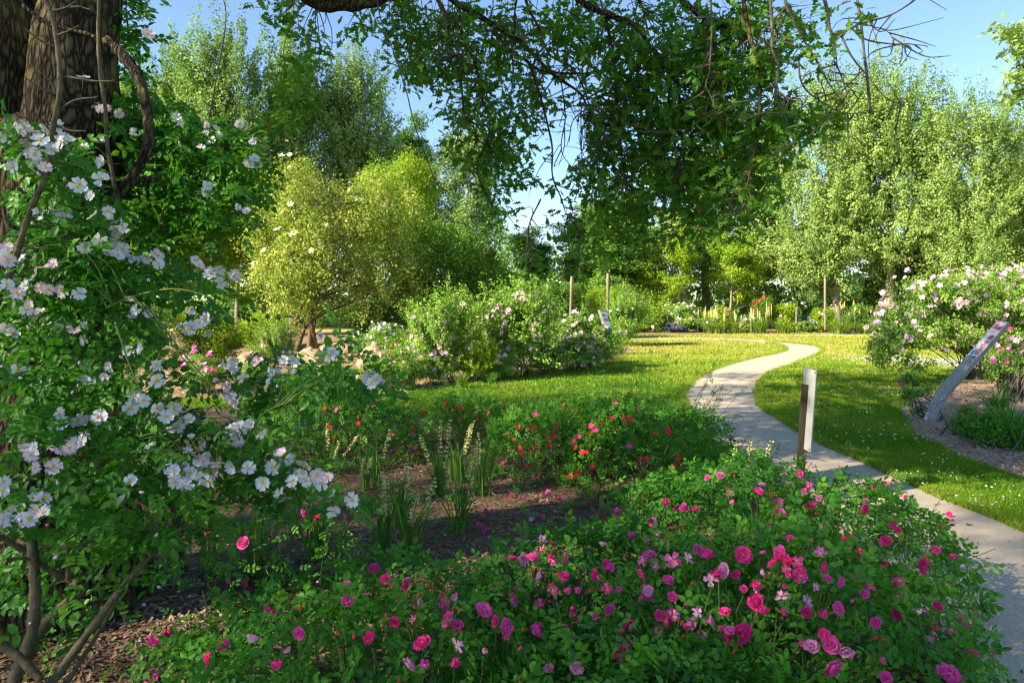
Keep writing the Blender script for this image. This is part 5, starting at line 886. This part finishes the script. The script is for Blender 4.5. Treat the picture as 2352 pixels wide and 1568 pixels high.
R5 = [(260, 232, 'l'), (315, 400, 'm'), (335, 360, 'l'), (508, 332, 'h'), (525, 295, 'l'), (703, 283, 'bh'), (850, 425, 'h'), (900, 368, 'l'), (855, 165, 'l'), (1170, 435, 'h', 1.3), (1330, 270, 'h'), (1372, 285, 'h', .8), (1190, 315, 'm', .8), (1390, 370, 'h'), (1445, 355, 'h'), (1738, 475, 'h', .9), (1755, 512, 'h', .7), (1385, 555, 'h'), (1412, 582, 'h', .8), (1330, 660, 'h', 1.2), (1060, 645, 'h', .9), (1085, 680, 'm', .8), (605, 460, 'h'), (170, 745, 'h', 1.1), (405, 735, 'h', 1.35), (517, 727, 'bh', 1.4), (290, 840, 'l', 1.2), (245, 860, 'h', .7), (355, 858, 'h', .8), (685, 780, 'h', 1.), (760, 785, 'h', .9), (780, 845, 'h', .9), (688, 888, 'h', 1.1), (1125, 885, 'm', 1.), (1420, 920, 'h', 1.1), (1650, 710, 'm', .9), (1770, 763, 'h', .9), (1570, 790, 'h', 1.), (1578, 840, 'h', .8), (1470, 840, 'l', 1.1), (1690, 908, 'h', 1.), (1665, 995, 'm', 1.2), (1660, 1070, 'h', .8), (1705, 1060, 'h', .6), (490, 965, 'h', 1.1), (410, 970, 'm', .8), (500, 1050, 'h', 1.3), (520, 1120, 'h', 1.), (815, 1045, 'l', 1.1), (660, 1010, 'l', 1.), (685, 1110, 'm', .8), (385, 1235, 'h', 1.6), (265, 1200, 'h', .8), (110, 1110, 'l', .8), (950, 1155, 'h', 1.3), (930, 1245, 'h', .9), (970, 1320, 'm', 1.3), (1075, 1340, 'l', 1.2), (850, 1340, 'l', 1.1), (790, 1330, 'h', .8), (970, 1450, 'm', 1.5), (1410, 1120, 'h', .9), (1385, 1000, 'm', .9), (1630, 1225, 'h', 1.1), (1595, 1140, 'm', .9), (1660, 1270, 'm', .9), (1605, 1300, 'l', .8), (1740, 1250, 'm', .8), (1820, 1180, 'm', 1.1), (1880, 1390, 'h', 1.1), (1995, 1365, 'm', 1.), (2025, 1327, 'bh'), (1730, 1525, 'm', 1.6), (1330, 1535, 'm', .9), (1290, 1415, 'm', .8), (30, 640, 'm'), (470, 620, 'm', .9), (25, 440, 'm'), (55, 760, 'l'), (1200, 800, 'm', .8), (1120, 1030, 'bh'), (1150, 975, 'bh'), (1195, 1000, 'm', .7), (430, 183, 'b'), (225, 40, 'b'), (870, 70, 'b'), (905, 110, 'b'), (1000, 55, 'b'), (1048, 208, 'b'), (1025, 160, 'b'), (1595, 600, 'b'), (545, 890, 'b'), (75, 935, 'b'), (45, 1065, 'bh'), (15, 1280, 'b'), (595, 507, 'b'), (1020, 570, 'b'), (1320, 1280, 'b'), (1250, 1280, 'b'), (855, 655, 'b'), (890, 597, 'bh'), (1430, 645, 'bh'), (1165, 560, 'b'), (690, 425, 'b'), (105, 228, 'b'), (350, 240, 'b'), (880, 480, 'b')]
R4 = [(1320, 220, 'h'), (1265, 248, 'h', .8), (1315, 280, 'h', .8), (1765, 255, 'h', 1.2), (1790, 120, 'm'), (1745, 190, 'm'), (1845, 218, 'm'), (1625, 100, 'm'), (1640, 150, 'm', .8), (2020, 65, 'm'), (1205, 415, 'l'), (1300, 395, 'm'), (895, 355, 'm'), (925, 368, 'm', 1.1), (858, 395, 'h'), (835, 455, 'm'), (875, 490, 'm', .8), (1070, 720, 'h', 1.2), (1207, 708, 'h', 1.2), (1145, 695, 'l'), (1010, 580, 'l'), (1835, 390, 'h', 1.1), (1660, 385, 'm'), (1685, 455, 'm'), (2065, 430, 'h', .8), (2040, 685, 'm', 1.45), (2165, 585, 'm', 1.1), (2100, 600, 'm'), (2030, 590, 'm', .9), (2200, 700, 'm', 1.3), (2235, 575, 'm', .8), (1735, 725, 'm'), (1965, 815, 'h', 1.2), (1980, 960, 'bh', 1.6), (1495, 1040, 'bh', 1.9), (1580, 845, 'b'), (1450, 670, 'bh'), (895, 660, 'b'), (1217, 790, 'b'), (865, 1060, 'm', 1.2), (600, 1015, 'm'), (680, 985, 'm', .9), (1065, 985, 'm', .9), (635, 1130, 'm', 1.2), (685, 1185, 'm', 1.2), (1015, 1175, 'm', 1.35), (1210, 1215, 'h', 1.35), (440, 1300, 'h', 1.3), (85, 1270, 'h', 1.2), (660, 1400, 'h', 1.3), (685, 1305, 'l', 1.), (865, 1360, 'l', .8), (330, 1450, 'l', 1.3), (450, 1465, 'm', 1.3), (1895, 1180, 'h', 1.2), (1850, 1340, 'h', 1.5), (1885, 1295, 'h', .8), (2115, 1080, 'm', 1.1), (2195, 1095, 'm', 1.), (1525, 1450, 'l'), (1335, 1485, 'l'), (410, 1015, 'l', 1.), (270, 955, 'h', .6), (345, 880, 'h', 1.), (180, 840, 'h', .9), (215, 895, 'h', .8), (150, 740, 'h', .9), (100, 765, 'h', .9), (245, 1135, 'h', .9), (375, 1115, 'm', .6), (1470, 1240, 'b'), (1340, 995, 'b'), (1115, 1335, 'bh'), (700, 645, 'b'), (240, 870, 'bh'), (1120, 1530, 'b'), (2200, 345, 'h'), (2145, 370, 'b'), (1205, 280, 'b'), (950, 430, 'b'), (1030, 435, 'b')]
R3 = [(1490, 900, 'm', 1.1), (1600, 925, 'h', 1.3), (1410, 1040, 'h', .9), (1555, 1035, 'h', .8), (1750, 1110, 'm', 1.2), (1940, 945, 'h'), (2030, 885, 'h'), (2250, 940, 'm'), (2235, 1005, 'm'), (2245, 1060, 'm', 1.1), (1100, 1230, 'h', 1.2), (1045, 1280, 'h', 1.3), (975, 1250, 'h', .7), (990, 1310, 'm', 1.2), (1350, 1430, 'h', 1.3), (1790, 1490, 'h', 1.4), (1620, 1310, 'l', 1.2), (1865, 1370, 'l', .7), (1000, 1500, 'm', 1.3), (985, 1550, 'm', 1.1), (1440, 1325, 'm', .9), (1940, 1240, 'm', .9), (2175, 1250, 'b'), (2290, 1250, 'b'), (1940, 1100, 'b')]
XB = [(x, y, k, sc) for x, y, k, sc in zip(rg.uniform(1130, 2060, 130), rg.uniform(1080, 1470, 130), rg.choice(list('hhhhmmml'), 130), rg.uniform(.65, 1.05, 130)) if x - 1130 > (1300 - y) * .0 and not (x > 1950 and y > 1350 + (2120 - x))]
bs = [b for b in PB_]; extra = [MB() for _ in PB_]
for q in crop(R5, 1700, 1100, 2.584) + crop(R4, 900, 1150, 2.815) + crop(R3, 0, 1100, 2.583) + XB:
    hit = march(bs, q[0], q[1])
    if hit is None and q in XB: continue
    if hit is None:
        best = None
        for i, b in enumerate(bs):
            for d in np.arange(1.6, 5.2, .05):
                p = at(q[0], q[1], d); e = math.hypot(p[0] - b[1], p[1] - b[2]) / max(b[3], b[4]) + abs(p[2] - .35) * 1.2
                if .12 < p[2] < .95 and (best is None or e < best[0]): best = (e, i, d)
        hit = (best[1], best[2]); b = bs[hit[0]]; p = at(q[0], q[1], hit[1]); a = np.array([b[1] + (p[0] - b[1]) * .55, b[2] + (p[1] - b[2]) * .55, p[2] * .55]); extra[hit[0]].tube(catmull([a, a * .4 + p * .6 + (0, 0, .02), p], 5), np.linspace(.004, .002, 11), 4)
        lf = [(a * (1 - t) + p * t) for t in (.3, .45, .6, .7, .8, .9)]; extra[hit[0]].scatter(ROSE[0], np.array(lf), rg.normal(size=(6, 3)), rg.normal(size=(6, 3)) * .4 + (0, 0, 1), .06, .5, 1); dep = hit[1]
    else: dep = hit[1] - rg.uniform(.09, .15)
    p = at(q[0], q[1], dep); kind = q[2]; sc = (q[3] if len(q) > 3 else 1.); size = float(np.clip(37 * dep / F, .034, .056)) * sc if kind in 'hml' else .028 * sc; nr = unit(np.array([p[0] * -.1, -.75, .75]) + rg.normal(size=3) * .42)
    rose_flower(PT[hit[0]], p, nr, size, kind, rg)
    c0 = p - (0, 0, .02); c1 = c0 + rg.normal(size=3) * (.02, .02, 0) - (0, -.02, .12); extra[hit[0]].tube([c0, c0 * .5 + c1 * .5 + rg.normal(size=3) * .006, c1], [.0018, .002, .0025], 4)
for T, e in zip(PT, extra):
    if e.V: e.build('flower_stalks', [M['stem'], M['rose_leaf']], T, stuff=True)
# small lilac pink rose behind, under the white sprays
T = thing('rose_bush', 'thin low rose bush with lilac pink blooms under the white sprays', 'rose bush', gr(640, 1330)); b = ('', gr(640, 1330)[0], gr(640, 1330)[1], .5, .4, .34)
mound_bush(T, b, ROSE, M['rose_leaf'], 260, .075, rg, 120, 8, .2)
for q in crop([(1575, 665, 'm', 1.3), (1960, 480, 'm', 1.1), (2060, 500, 'h', 1.), (1385, 640, 'l', 1.), (940, 315, 'h', .8), (900, 390, 'm', .8), (1340, 600, 'm', .7)], 0, 1100, 2.583): rose_flower(T, at(q[0], q[1], 3.7), unit(np.array([.1, -.9, .5]) + rg.normal(size=3) * .3), .06 * q[3], q[2], rg)

# ------------------------------------------------------------------ coral red roses
rg = np.random.default_rng(500)
RB = [('coral red rose bush nearest the white sprays, left of the mulch gap', -1.95, 7.4, 1.0, .75, .74), ('small coral red rose bush behind the yellow flower spikes', -.55, 8.5, .55, .45, .50), ('coral red rose bush in the middle behind the hot pink roses', .45, 7.0, .75, .75, .66), ('dense coral red rose bush nearest the gravel path', 1.30, 6.3, .78, .75, .70), ('tall twiggy rose bush rising above the coral red roses', 1.45, 7.6, .75, .55, .52)]
RT = []
for i, b in enumerate(RB):
    T = thing('rose_bush', b[0], 'rose bush', (b[1], b[2], 0), 'coral red roses in the middle of the bed'); RT.append(T); tl = mound_bush(T, b, RSMALL, M['red_leaf'], int(3000 * b[3] * b[4] / .55), .075, rg, 150, 46 if i == 4 else 40, .46 if i == 4 else .24, .1)
RL = [(820, 263), (815, 300), (905, 310), (930, 315), (870, 325), (1000, 360), (905, 385), (685, 380), (1190, 327), (1095, 340), (1265, 383), (1025, 385), (1295, 435), (1230, 490), (1270, 520), (1310, 572), (1405, 355), (1595, 295), (1575, 340), (1670, 330), (1360, 460), (1390, 440), (1520, 500), (1480, 490), (1405, 565), (1500, 545), (1690, 500), (1755, 480), (1800, 450), (1770, 430), (1840, 420), (1905, 380), (1930, 285), (1915, 275), (2080, 312), (1990, 385), (2020, 383), (2000, 405), (2185, 485), (2275, 450), (2278, 470), (2020, 560), (2135, 640), (1745, 598), (1715, 605), (1810, 600), (1665, 565), (1350, 700), (1780, 700), (1680, 735), (1635, 760), (1310, 605), (245, 415), (255, 370), (165, 260), (110, 325), (385, 280), (355, 295), (560, 340), (565, 385), (510, 305), (600, 440), (475, 490), (440, 710), (612, 685), (605, 490), (625, 570), (650, 605), (1190, 665), (380, 262), (95, 510), (30, 310), (60, 435), (1650, 525), (1545, 430), (2340, 640), (2310, 690), (2065, 680), (2095, 655)]
for q in crop(RL, 800, 900, 2.613):
    hit = march(RB, q[0], q[1], 3, 11)
    if hit is None:
        e = [abs((q[0] - CX) / F * b[2] - b[1]) / b[3] for b in RB[:4]]; i = int(np.argmin(e)); hit = (i, RB[i][2] - .1)
    p = at(q[0], q[1], hit[1] - .12)
    if p[2] < .05: p = gr(q[0], q[1]) + (0, 0, .08)
    put('flower', ME['r' if rg.random() < .75 else 'sh'][rg.integers(3)], RT[hit[0]], p, rg.normal(size=3), unit(np.array([0, -.8, .7]) + rg.normal(size=3) * .4), .062 * rg.uniform(.75, 1.15))

# ------------------------------------------------------------------ yellow spiked sisyrinchium, wispy grass
def sword_plant(label, base, tops, nleaf, seed, lh=.36, d=None):
    rg = np.random.default_rng(seed); g = gr(*base) if d is None else np.array([(base[0] - CX) / F * d, d, 0.]); T = thing('sword_plant', label, 'flowering plant', g, 'yellow spiked plants in the mulch'); lm = []
    for k in range(int(nleaf * 1.35)):
        a = rg.normal() * .55 if k % 2 else PI + rg.normal() * .55; L = lh * 1.15 * rg.uniform(.6, 1.1); o = L * abs(rg.normal()) * .26; w = .0145 * rg.uniform(.8, 1.3); b = g + rg.normal(size=3) * (.03, .03, 0); t = np.linspace(0, 1, 6); hor = np.array([math.cos(a), math.sin(a), 0]); side = unit(np.array([math.cos(a) * .4 + .6, math.sin(a) * .6, 0])); side = side - (side @ hor) * hor * .2; V = []
        for i, u in enumerate(t):
            c = b + hor * o * u ** 1.7 + np.array([0, 0, L * u]); ww = w * (.8 + .5 * u if u < .5 else 1.05 * (1 - ((u - .5) / .5) ** 2) + .01); V += [c - side * ww * .5, c + side * ww * .5]
        f = []
        for i in range(5): f += [(2 * i, 2 * i + 1, 2 * i + 3), (2 * i, 2 * i + 3, 2 * i + 2)]
        mb = MB(); mb.add(V, f, rg.random() * .9); mb.build('leaf', M['sword'], T)
    for tx, ty in tops:
        tp = at(tx, ty, g[1] + rg.uniform(-.08, .08)); b = g + rg.normal(size=3) * (.02, .02, 0); P = catmull([b, b * .5 + tp * .5 + rg.normal(size=3) * (.015, .015, 0), tp], 6); mb = MB(); mb.tube(P, np.linspace(.005, .0025, len(P)), 5); st = mb.build('flower_stem', M['stem'], T); L = np.linalg.norm(tp - b); mb = MB(); nw = 10
        for k in range(nw):
            u = 1 - .045 * k * (1 + .02 * k); c = b * (1 - u) + tp * u; m = 7; a = rg.random(m) * 2 * PI; e = np.c_[np.cos(a), np.sin(a), rg.random(m) * .9 - .1]; mb.scatter((LEAF4[0] * (1, 1.3, 1), LEAF4[1]), c + rg.normal(size=(m, 3)) * .003, e, rg.normal(size=(m, 3)) + (0, -.5, 1), (.011 + .012 * min(1, k / 3 + .2)) * (.8 + .6 * rg.random(m)), rg.random(m))
        mb.build('flower_spike', M['iris_flower'], T, stuff=True)
SP = [('pair of cream spikes nearest the hot pink roses at the mulch centre', (415, 1265), [(405, 735), (430, 765)], 16), ('leaning plant with one spike bent far over beside the wispy grass', (585, 1290), [(640, 880), (755, 775)], 16), ('tall bright yellow lit spike with a shorter one in the mulch centre', (535, 1105), [(570, 655), (600, 745)], 16), ('two curving spikes beside the hot pink roses', (920, 1125), [(825, 705), (1012, 635)], 16), ('largest leaf fan with three tall spikes behind', (780, 880), [(655, 490), (790, 400), (850, 395)], 26), ('broad clump with twin spikes in front of the small red bush', (900, 810), [(980, 430), (1003, 400)], 22), ('slim plant with one thin spike at the end of the clumps', (1055, 890), [(1035, 480)], 16), ('two short spikes at the shaded side of the mulch', (280, 850), [(290, 635), (335, 640)], 12), ('single spike rising into the coral red roses', (350, 830), [(455, 460)], 10), ('three thin spikes half hidden beside the white rose sprays', (60, 760), [(45, 420), (120, 530), (255, 490)], 12)]
for k, (lab, b, tp, nl) in enumerate(SP): sword_plant('sword leaved plant, ' + lab, crop([b], 800, 900, 2.613)[0], crop(tp, 800, 900, 2.613), nl, 600 + k)
for k, (b, lab) in enumerate((((2020, 790), 'flowerless sword leaved tuft below the white rose tips'), ((1635, 870), 'flowerless sword leaved tuft beside the lilac pink bloom'), ((1345, 870), 'thin flowerless sword leaved tuft near the fallen petals'))): sword_plant(lab, crop([b], 0, 1100, 2.583)[0], [], 18 - 4 * k, 620 + k, .38)
sword_plant('sword leaved plant with three spikes behind the pink roses at the path', (1705, 1190), crop([(355, 35), (455, 15), (590, 10)], 1700, 1100, 2.584), 20, 630, .40, 5.2)
tuft('wispy_grass', 'wispy pale green grass tuft between the two groups of pink roses', None, None, .36, .26, 420, M['dry_grass'], 640, w=.0022, loc=at(990, 0, 3.55) * (1, 1, 0))

# ------------------------------------------------------------------ pink rose shrub and plants round the leaning sign
gR = 'roses of the bed beside the lawn'
def shrub3(label, loc, ells, keys, nf, fs, seed, mat='shrub_leaf', n=420, per=85, rad=.20, leaf=.045, zmin=.05, stems=40):
    rg = np.random.default_rng(seed); loc = np.array(loc, float); T = thing('rose_bush', label, 'rose bush', loc, gR); C, D = clumps_in(rg, ells, n, .6); mb = MB(); crown(rg, mb, C, D, per, rad, leaf, LEAF4, 'round', zmin); st = MB()
    for i in rg.choice(len(C), stems, replace=False): limb(st, loc + rg.normal(size=3) * (.15, .15, 0), C[i], .014, .004, rg, .2, 6, 4)
    st.build('stems', M['twig'], T, stuff=True); mb.build('foliage', M[mat], T, stuff=True); blossom(T, C, D, nf, keys, fs, rg, .2, push=.16, facing=.6); return T
shrub3('big arching shrub rose loaded with pale pink blooms behind the leaning sign', (10.2, 15.2, 0), [(9.6, 15.0, 1.45, 1.2, 1.1, .75), (8.35, 14.4, 1.05, .75, .8, .62), (7.75, 14.1, .75, .40, .5, .40), (10.6, 15.2, 1.5, 1.3, 1.1, .85), (11.8, 15.4, 1.5, 1.2, 1.1, .9), (9.3, 15.0, 1.9, .8, .8, .4), (10.9, 15.3, 2.1, .7, .8, .4)], ['pale', 'mauve', 'mauve'], 380, .12, 701, n=520, leaf=.058)
shrub3('white and blush rose rising behind the pale pink shrub at the edge', (13.4, 17.2, 0), [(13.2, 17.2, 2.0, 1.0, 1.0, .7), (12.7, 17.2, 1.3, .9, .9, .9)], ['sw', 'sw', 'pale'], 110, .12, 702, n=240)
shrub3('low mauve pink rose at the foot of the leaning sign top', (8.6, 11.6, 0), [(8.9, 12.0, .5, .5, .5, .36), (9.6, 12.0, .7, .6, .6, .5)], ['mauve', 'sh', 'pale'], 60, .085, 703, n=190, rad=.15)
shrub3('thin standard rose with a single pink bloom left of the leaning sign', gr(2155, 965), [(gr(2155, 965)[0] - .12, 10.1, .34, .16, .2, .30)], ['sh'], 2, .09, 704, n=26, rad=.08, leaf=.035, stems=14)
shrub3('low thorny rose with tiny orange blooms in front of the leaning sign', gr(2215, 1000), [(gr(2215, 1000)[0] + .15, 8.7, .18, .22, .2, .18)], ['r'], 4, .05, 705, n=36, rad=.10, leaf=.035, stems=14)
shrub3('low dark rose at the edge of the pale bark chips', gr(2290, 1030), [(gr(2290, 1030)[0] + .1, 8.0, .16, .35, .3, .16)], ['r'], 3, .05, 706, n=60, rad=.10, leaf=.035, stems=12, mat='red_leaf')
tuft('day_lily', 'arching bright green day lily leaves at the picture edge', None, (2320, 1015), .62, .55, 150, M['sword'], 710, w=.022, cat='day lily')
tuft('day_lily', 'second clump of green day lily leaves behind the low roses', None, (2290, 950), .5, .45, 80, M['sword'], 711, w=.02, cat='day lily')
tuft('day_lily', 'nearest clump of day lily leaves in the pale bark chips', None, (2345, 1035), .42, .35, 80, M['sword'], 712, w=.02, cat='day lily')

# ------------------------------------------------------------------ signs
def prism(mb, P, w, th, mat=0, sidev=None):
    "plank along polyline P: w along sidev, thickness th"
    P = np.asarray(P, float); s_ = unit(sidev); d = unit(np.gradient(P, axis=0)); nn = unit(np.cross(d, s_)); V = []
    for p, n_ in zip(P, nn): V += [p - s_ * w / 2 - n_ * th / 2, p + s_ * w / 2 - n_ * th / 2, p + s_ * w / 2 + n_ * th / 2, p - s_ * w / 2 + n_ * th / 2]
    T = [(0, 1, 2), (0, 2, 3)]
    for i in range(len(P) - 1):
        for j in range(4): a, b = 4 * i + j, 4 * i + (j + 1) % 4; T += [(a, b, b + 4), (a, b + 4, a + 4)]
    e = 4 * (len(P) - 1); T += [(e, e + 2, e + 1), (e, e + 3, e + 2)]; mb.add(V, T, .5, mat)
def totem(label, pts, w, th, sidev, group, printer, t0, t1):
    pts = [np.asarray(p, float) for p in pts]; T = thing('sign_post', label, 'sign', pts[0] * (1, 1, 0), group); mb = MB(); prism(mb, pts, w, th, 0, sidev); bd = mb.build('plank', M['grey_wood'], T)
    a, b = pts[-2], pts[-1]; d = unit(b - a); s_ = unit(sidev); nn = unit(np.cross(d, s_)); L = np.linalg.norm(b - a)
    if nn @ (np.array([0, 0, CAMH]) - (a + b) / 2) < 0: nn = -nn
    c0 = a + d * L * t0; c1 = a + d * L * t1; mb = MB(); mb.box((c0 + c1) / 2 + nn * (th / 2 + .003), [d * L * (t1 - t0) / 2, s_ * w * .44, nn * .003]); pl = mb.build('printed_panel', M['white_print'], T)
    for (u0, u1, v0, v1, mk) in printer:
        mb = MB(); c = c0 + (c1 - c0) * (u0 + u1) / 2 + s_ * w * .44 * (v0 + v1) + nn * (th / 2 + .0085); mb.box(c - s_ * w * .44 * 0, [d * L * (t1 - t0) * (u1 - u0) / 2, s_ * w * .44 * (v1 - v0), nn * .0012]); mb.build('print_mark', M[mk], T)
tk = at(2136, 968, 9.7) * (1, 1, 0)
tp = [tk + (0, 0, -.02), at(2163, 905, 9.75), at(2306, 742, 10.1)]
pr = [(0, .03, -.46, .46, 'navy_print')] + [(.02 + .035 * k, .045 + .035 * k, .12, .40, 'teal_print') for k in range(5)] + [(.08 + .052 * k, .118 + .052 * k, -.42 + .06 * (k % 2), -.02 + .1 * (k % 3), 'red_print') for k in range(8)] + [(.52, .64, -.40, .02, 'red_print'), (.55, .57, .05, .3, 'pink_print'), (.68, .71, -.44, .44, 'pink_print'), (.725, .75, -.44, .44, 'pink_print'), (.80, .90, -.42, .0, 'red_print'), (.82, .97, .05, .42, 'red_print'), (.92, .98, -.42, 0, 'pink_print')]
totem('leaning bent grey timber sign with a red lettered panel in the pale chips', tp, .15, .085, (.62, -.78, 0) if False else (-.55, .83, .12), 'slanting timber signs', pr, .48, .97)
# the letters as separate strokes keep their bends; now the second sign
d2 = gr(1420, 815)[1]; sA = at(1412, 812, d2) * (1, 1, 0)
totem('slanting timber sign with a purple and blue panel at the tip of the border', [sA, at(1404, 785, d2), at(1382, 712, d2 - .1)], .22, .16, (.93, .36, .0), 'slanting timber signs', [(.0, .22, -.5, .5, 'blue_print'), (.24, .52, -.5, .5, 'pale_blue_print'), (.03, .16, -.35, .0, 'white_print'), (.55, .68, -.45, .45, 'purple_print'), (.70, .76, -.5, .5, 'pale_blue_print'), (.78, .80, -.5, .5, 'navy_print'), (.82, .93, -.5, .2, 'purple_print')], .32, .93)
d3 = gr(2090, 812)[1]; sB = at(2100, 800, 31) * (1, 1, 0)
totem('small slanting sign with an orange panel peeping over the pink rose', [sB, at(2095, 765, 31), at(2083, 716, 31)], .24, .14, (.95, .3, 0), 'slanting timber signs', [(.1, .6, -.4, .4, 'orange_print')], .3, .95)
# sheet metal sign seen from behind
c4 = crop([(200, 352), (280, 362), (130, 1250), (222, 165), (358, 200), (290, 1088), (235, 1060), (190, 1400)], 1960, 880, 4.357); dS = 5.7
ms = thing('sign', 'plain grey sheet sign seen from behind on a dark wooden post', 'sign', at(1833, 0, dS) * (1, 1, 0)); a = at((c4[0][0] + c4[1][0]) / 2, c4[0][1], dS); b0 = at(1834, 1190, dS); b0[2] = 0; mb = MB(); P = np.linspace(b0, a, 7)
prism(mb, P, .060, .060, 0, (.97, -.24, 0)); mb.build('post', M['dark_post'], ms)
tl, trr, br_ = at(c4[3][0], c4[3][1], dS + .06), at(c4[4][0], c4[4][1], dS - .13), at(c4[5][0], c4[5][1], dS - .13); bl = tl + (br_ - trr); nn = unit(np.cross(trr - tl, bl - tl)); cc = (tl + trr + br_ + bl) / 4
mb = MB(); mb.box(cc, [(trr - tl) / 2, (bl - tl) / 2, nn * .003]); mb.build('panel', M['metal'], ms)
ed = MB(); ed.box((trr + br_) / 2 + unit(trr - tl) * .0035, [unit(trr - tl) * .003, (br_ - trr) / 2, nn * .004]); ed.build('edge_trim', M['edge'], ms)
for u, v in ((.93, .03), (.5, .5), (.93, .97)):
    mb = MB(); q = tl + (trr - tl) * u + (bl - tl) * v; mb.box(q - nn * .005 * np.sign(nn[1]), [unit(trr - tl) * .006, (0, 0, .006), nn * .004]); mb.build('screw', M['edge'], ms)

# seedlings and creeping weeds in the mulch
rg = np.random.default_rng(800); c_ = np.vstack([rg.uniform((-2.6, 2.6), (1.6, 8.8), (60, 2)), gr(880, 1180)[:2] + rg.normal(size=(30, 2)) * .6]); c_ = c_[inside(c_, BED_N)]; idx = np.repeat(np.arange(len(c_)), rg.integers(4, 14, len(c_))); n = len(idx); mb = MB()
a = rg.random(n) * 2 * PI; P = np.c_[c_[idx] + rg.normal(size=(n, 2)) * .05, .02 + .07 * rg.random(n)]; mb.scatter(RSMALL[0], P, np.c_[np.cos(a), np.sin(a), .5 * rg.random(n)], np.c_[rg.normal(size=(n, 2)) * .3, np.ones(n)], .05 + .05 * rg.random(n), .3 + .5 * rg.random(n))
tag(mb.build('weeds', M['red_leaf']), 'small green weeds and seedlings coming up through the bark mulch', 'weeds', kind='stuff')
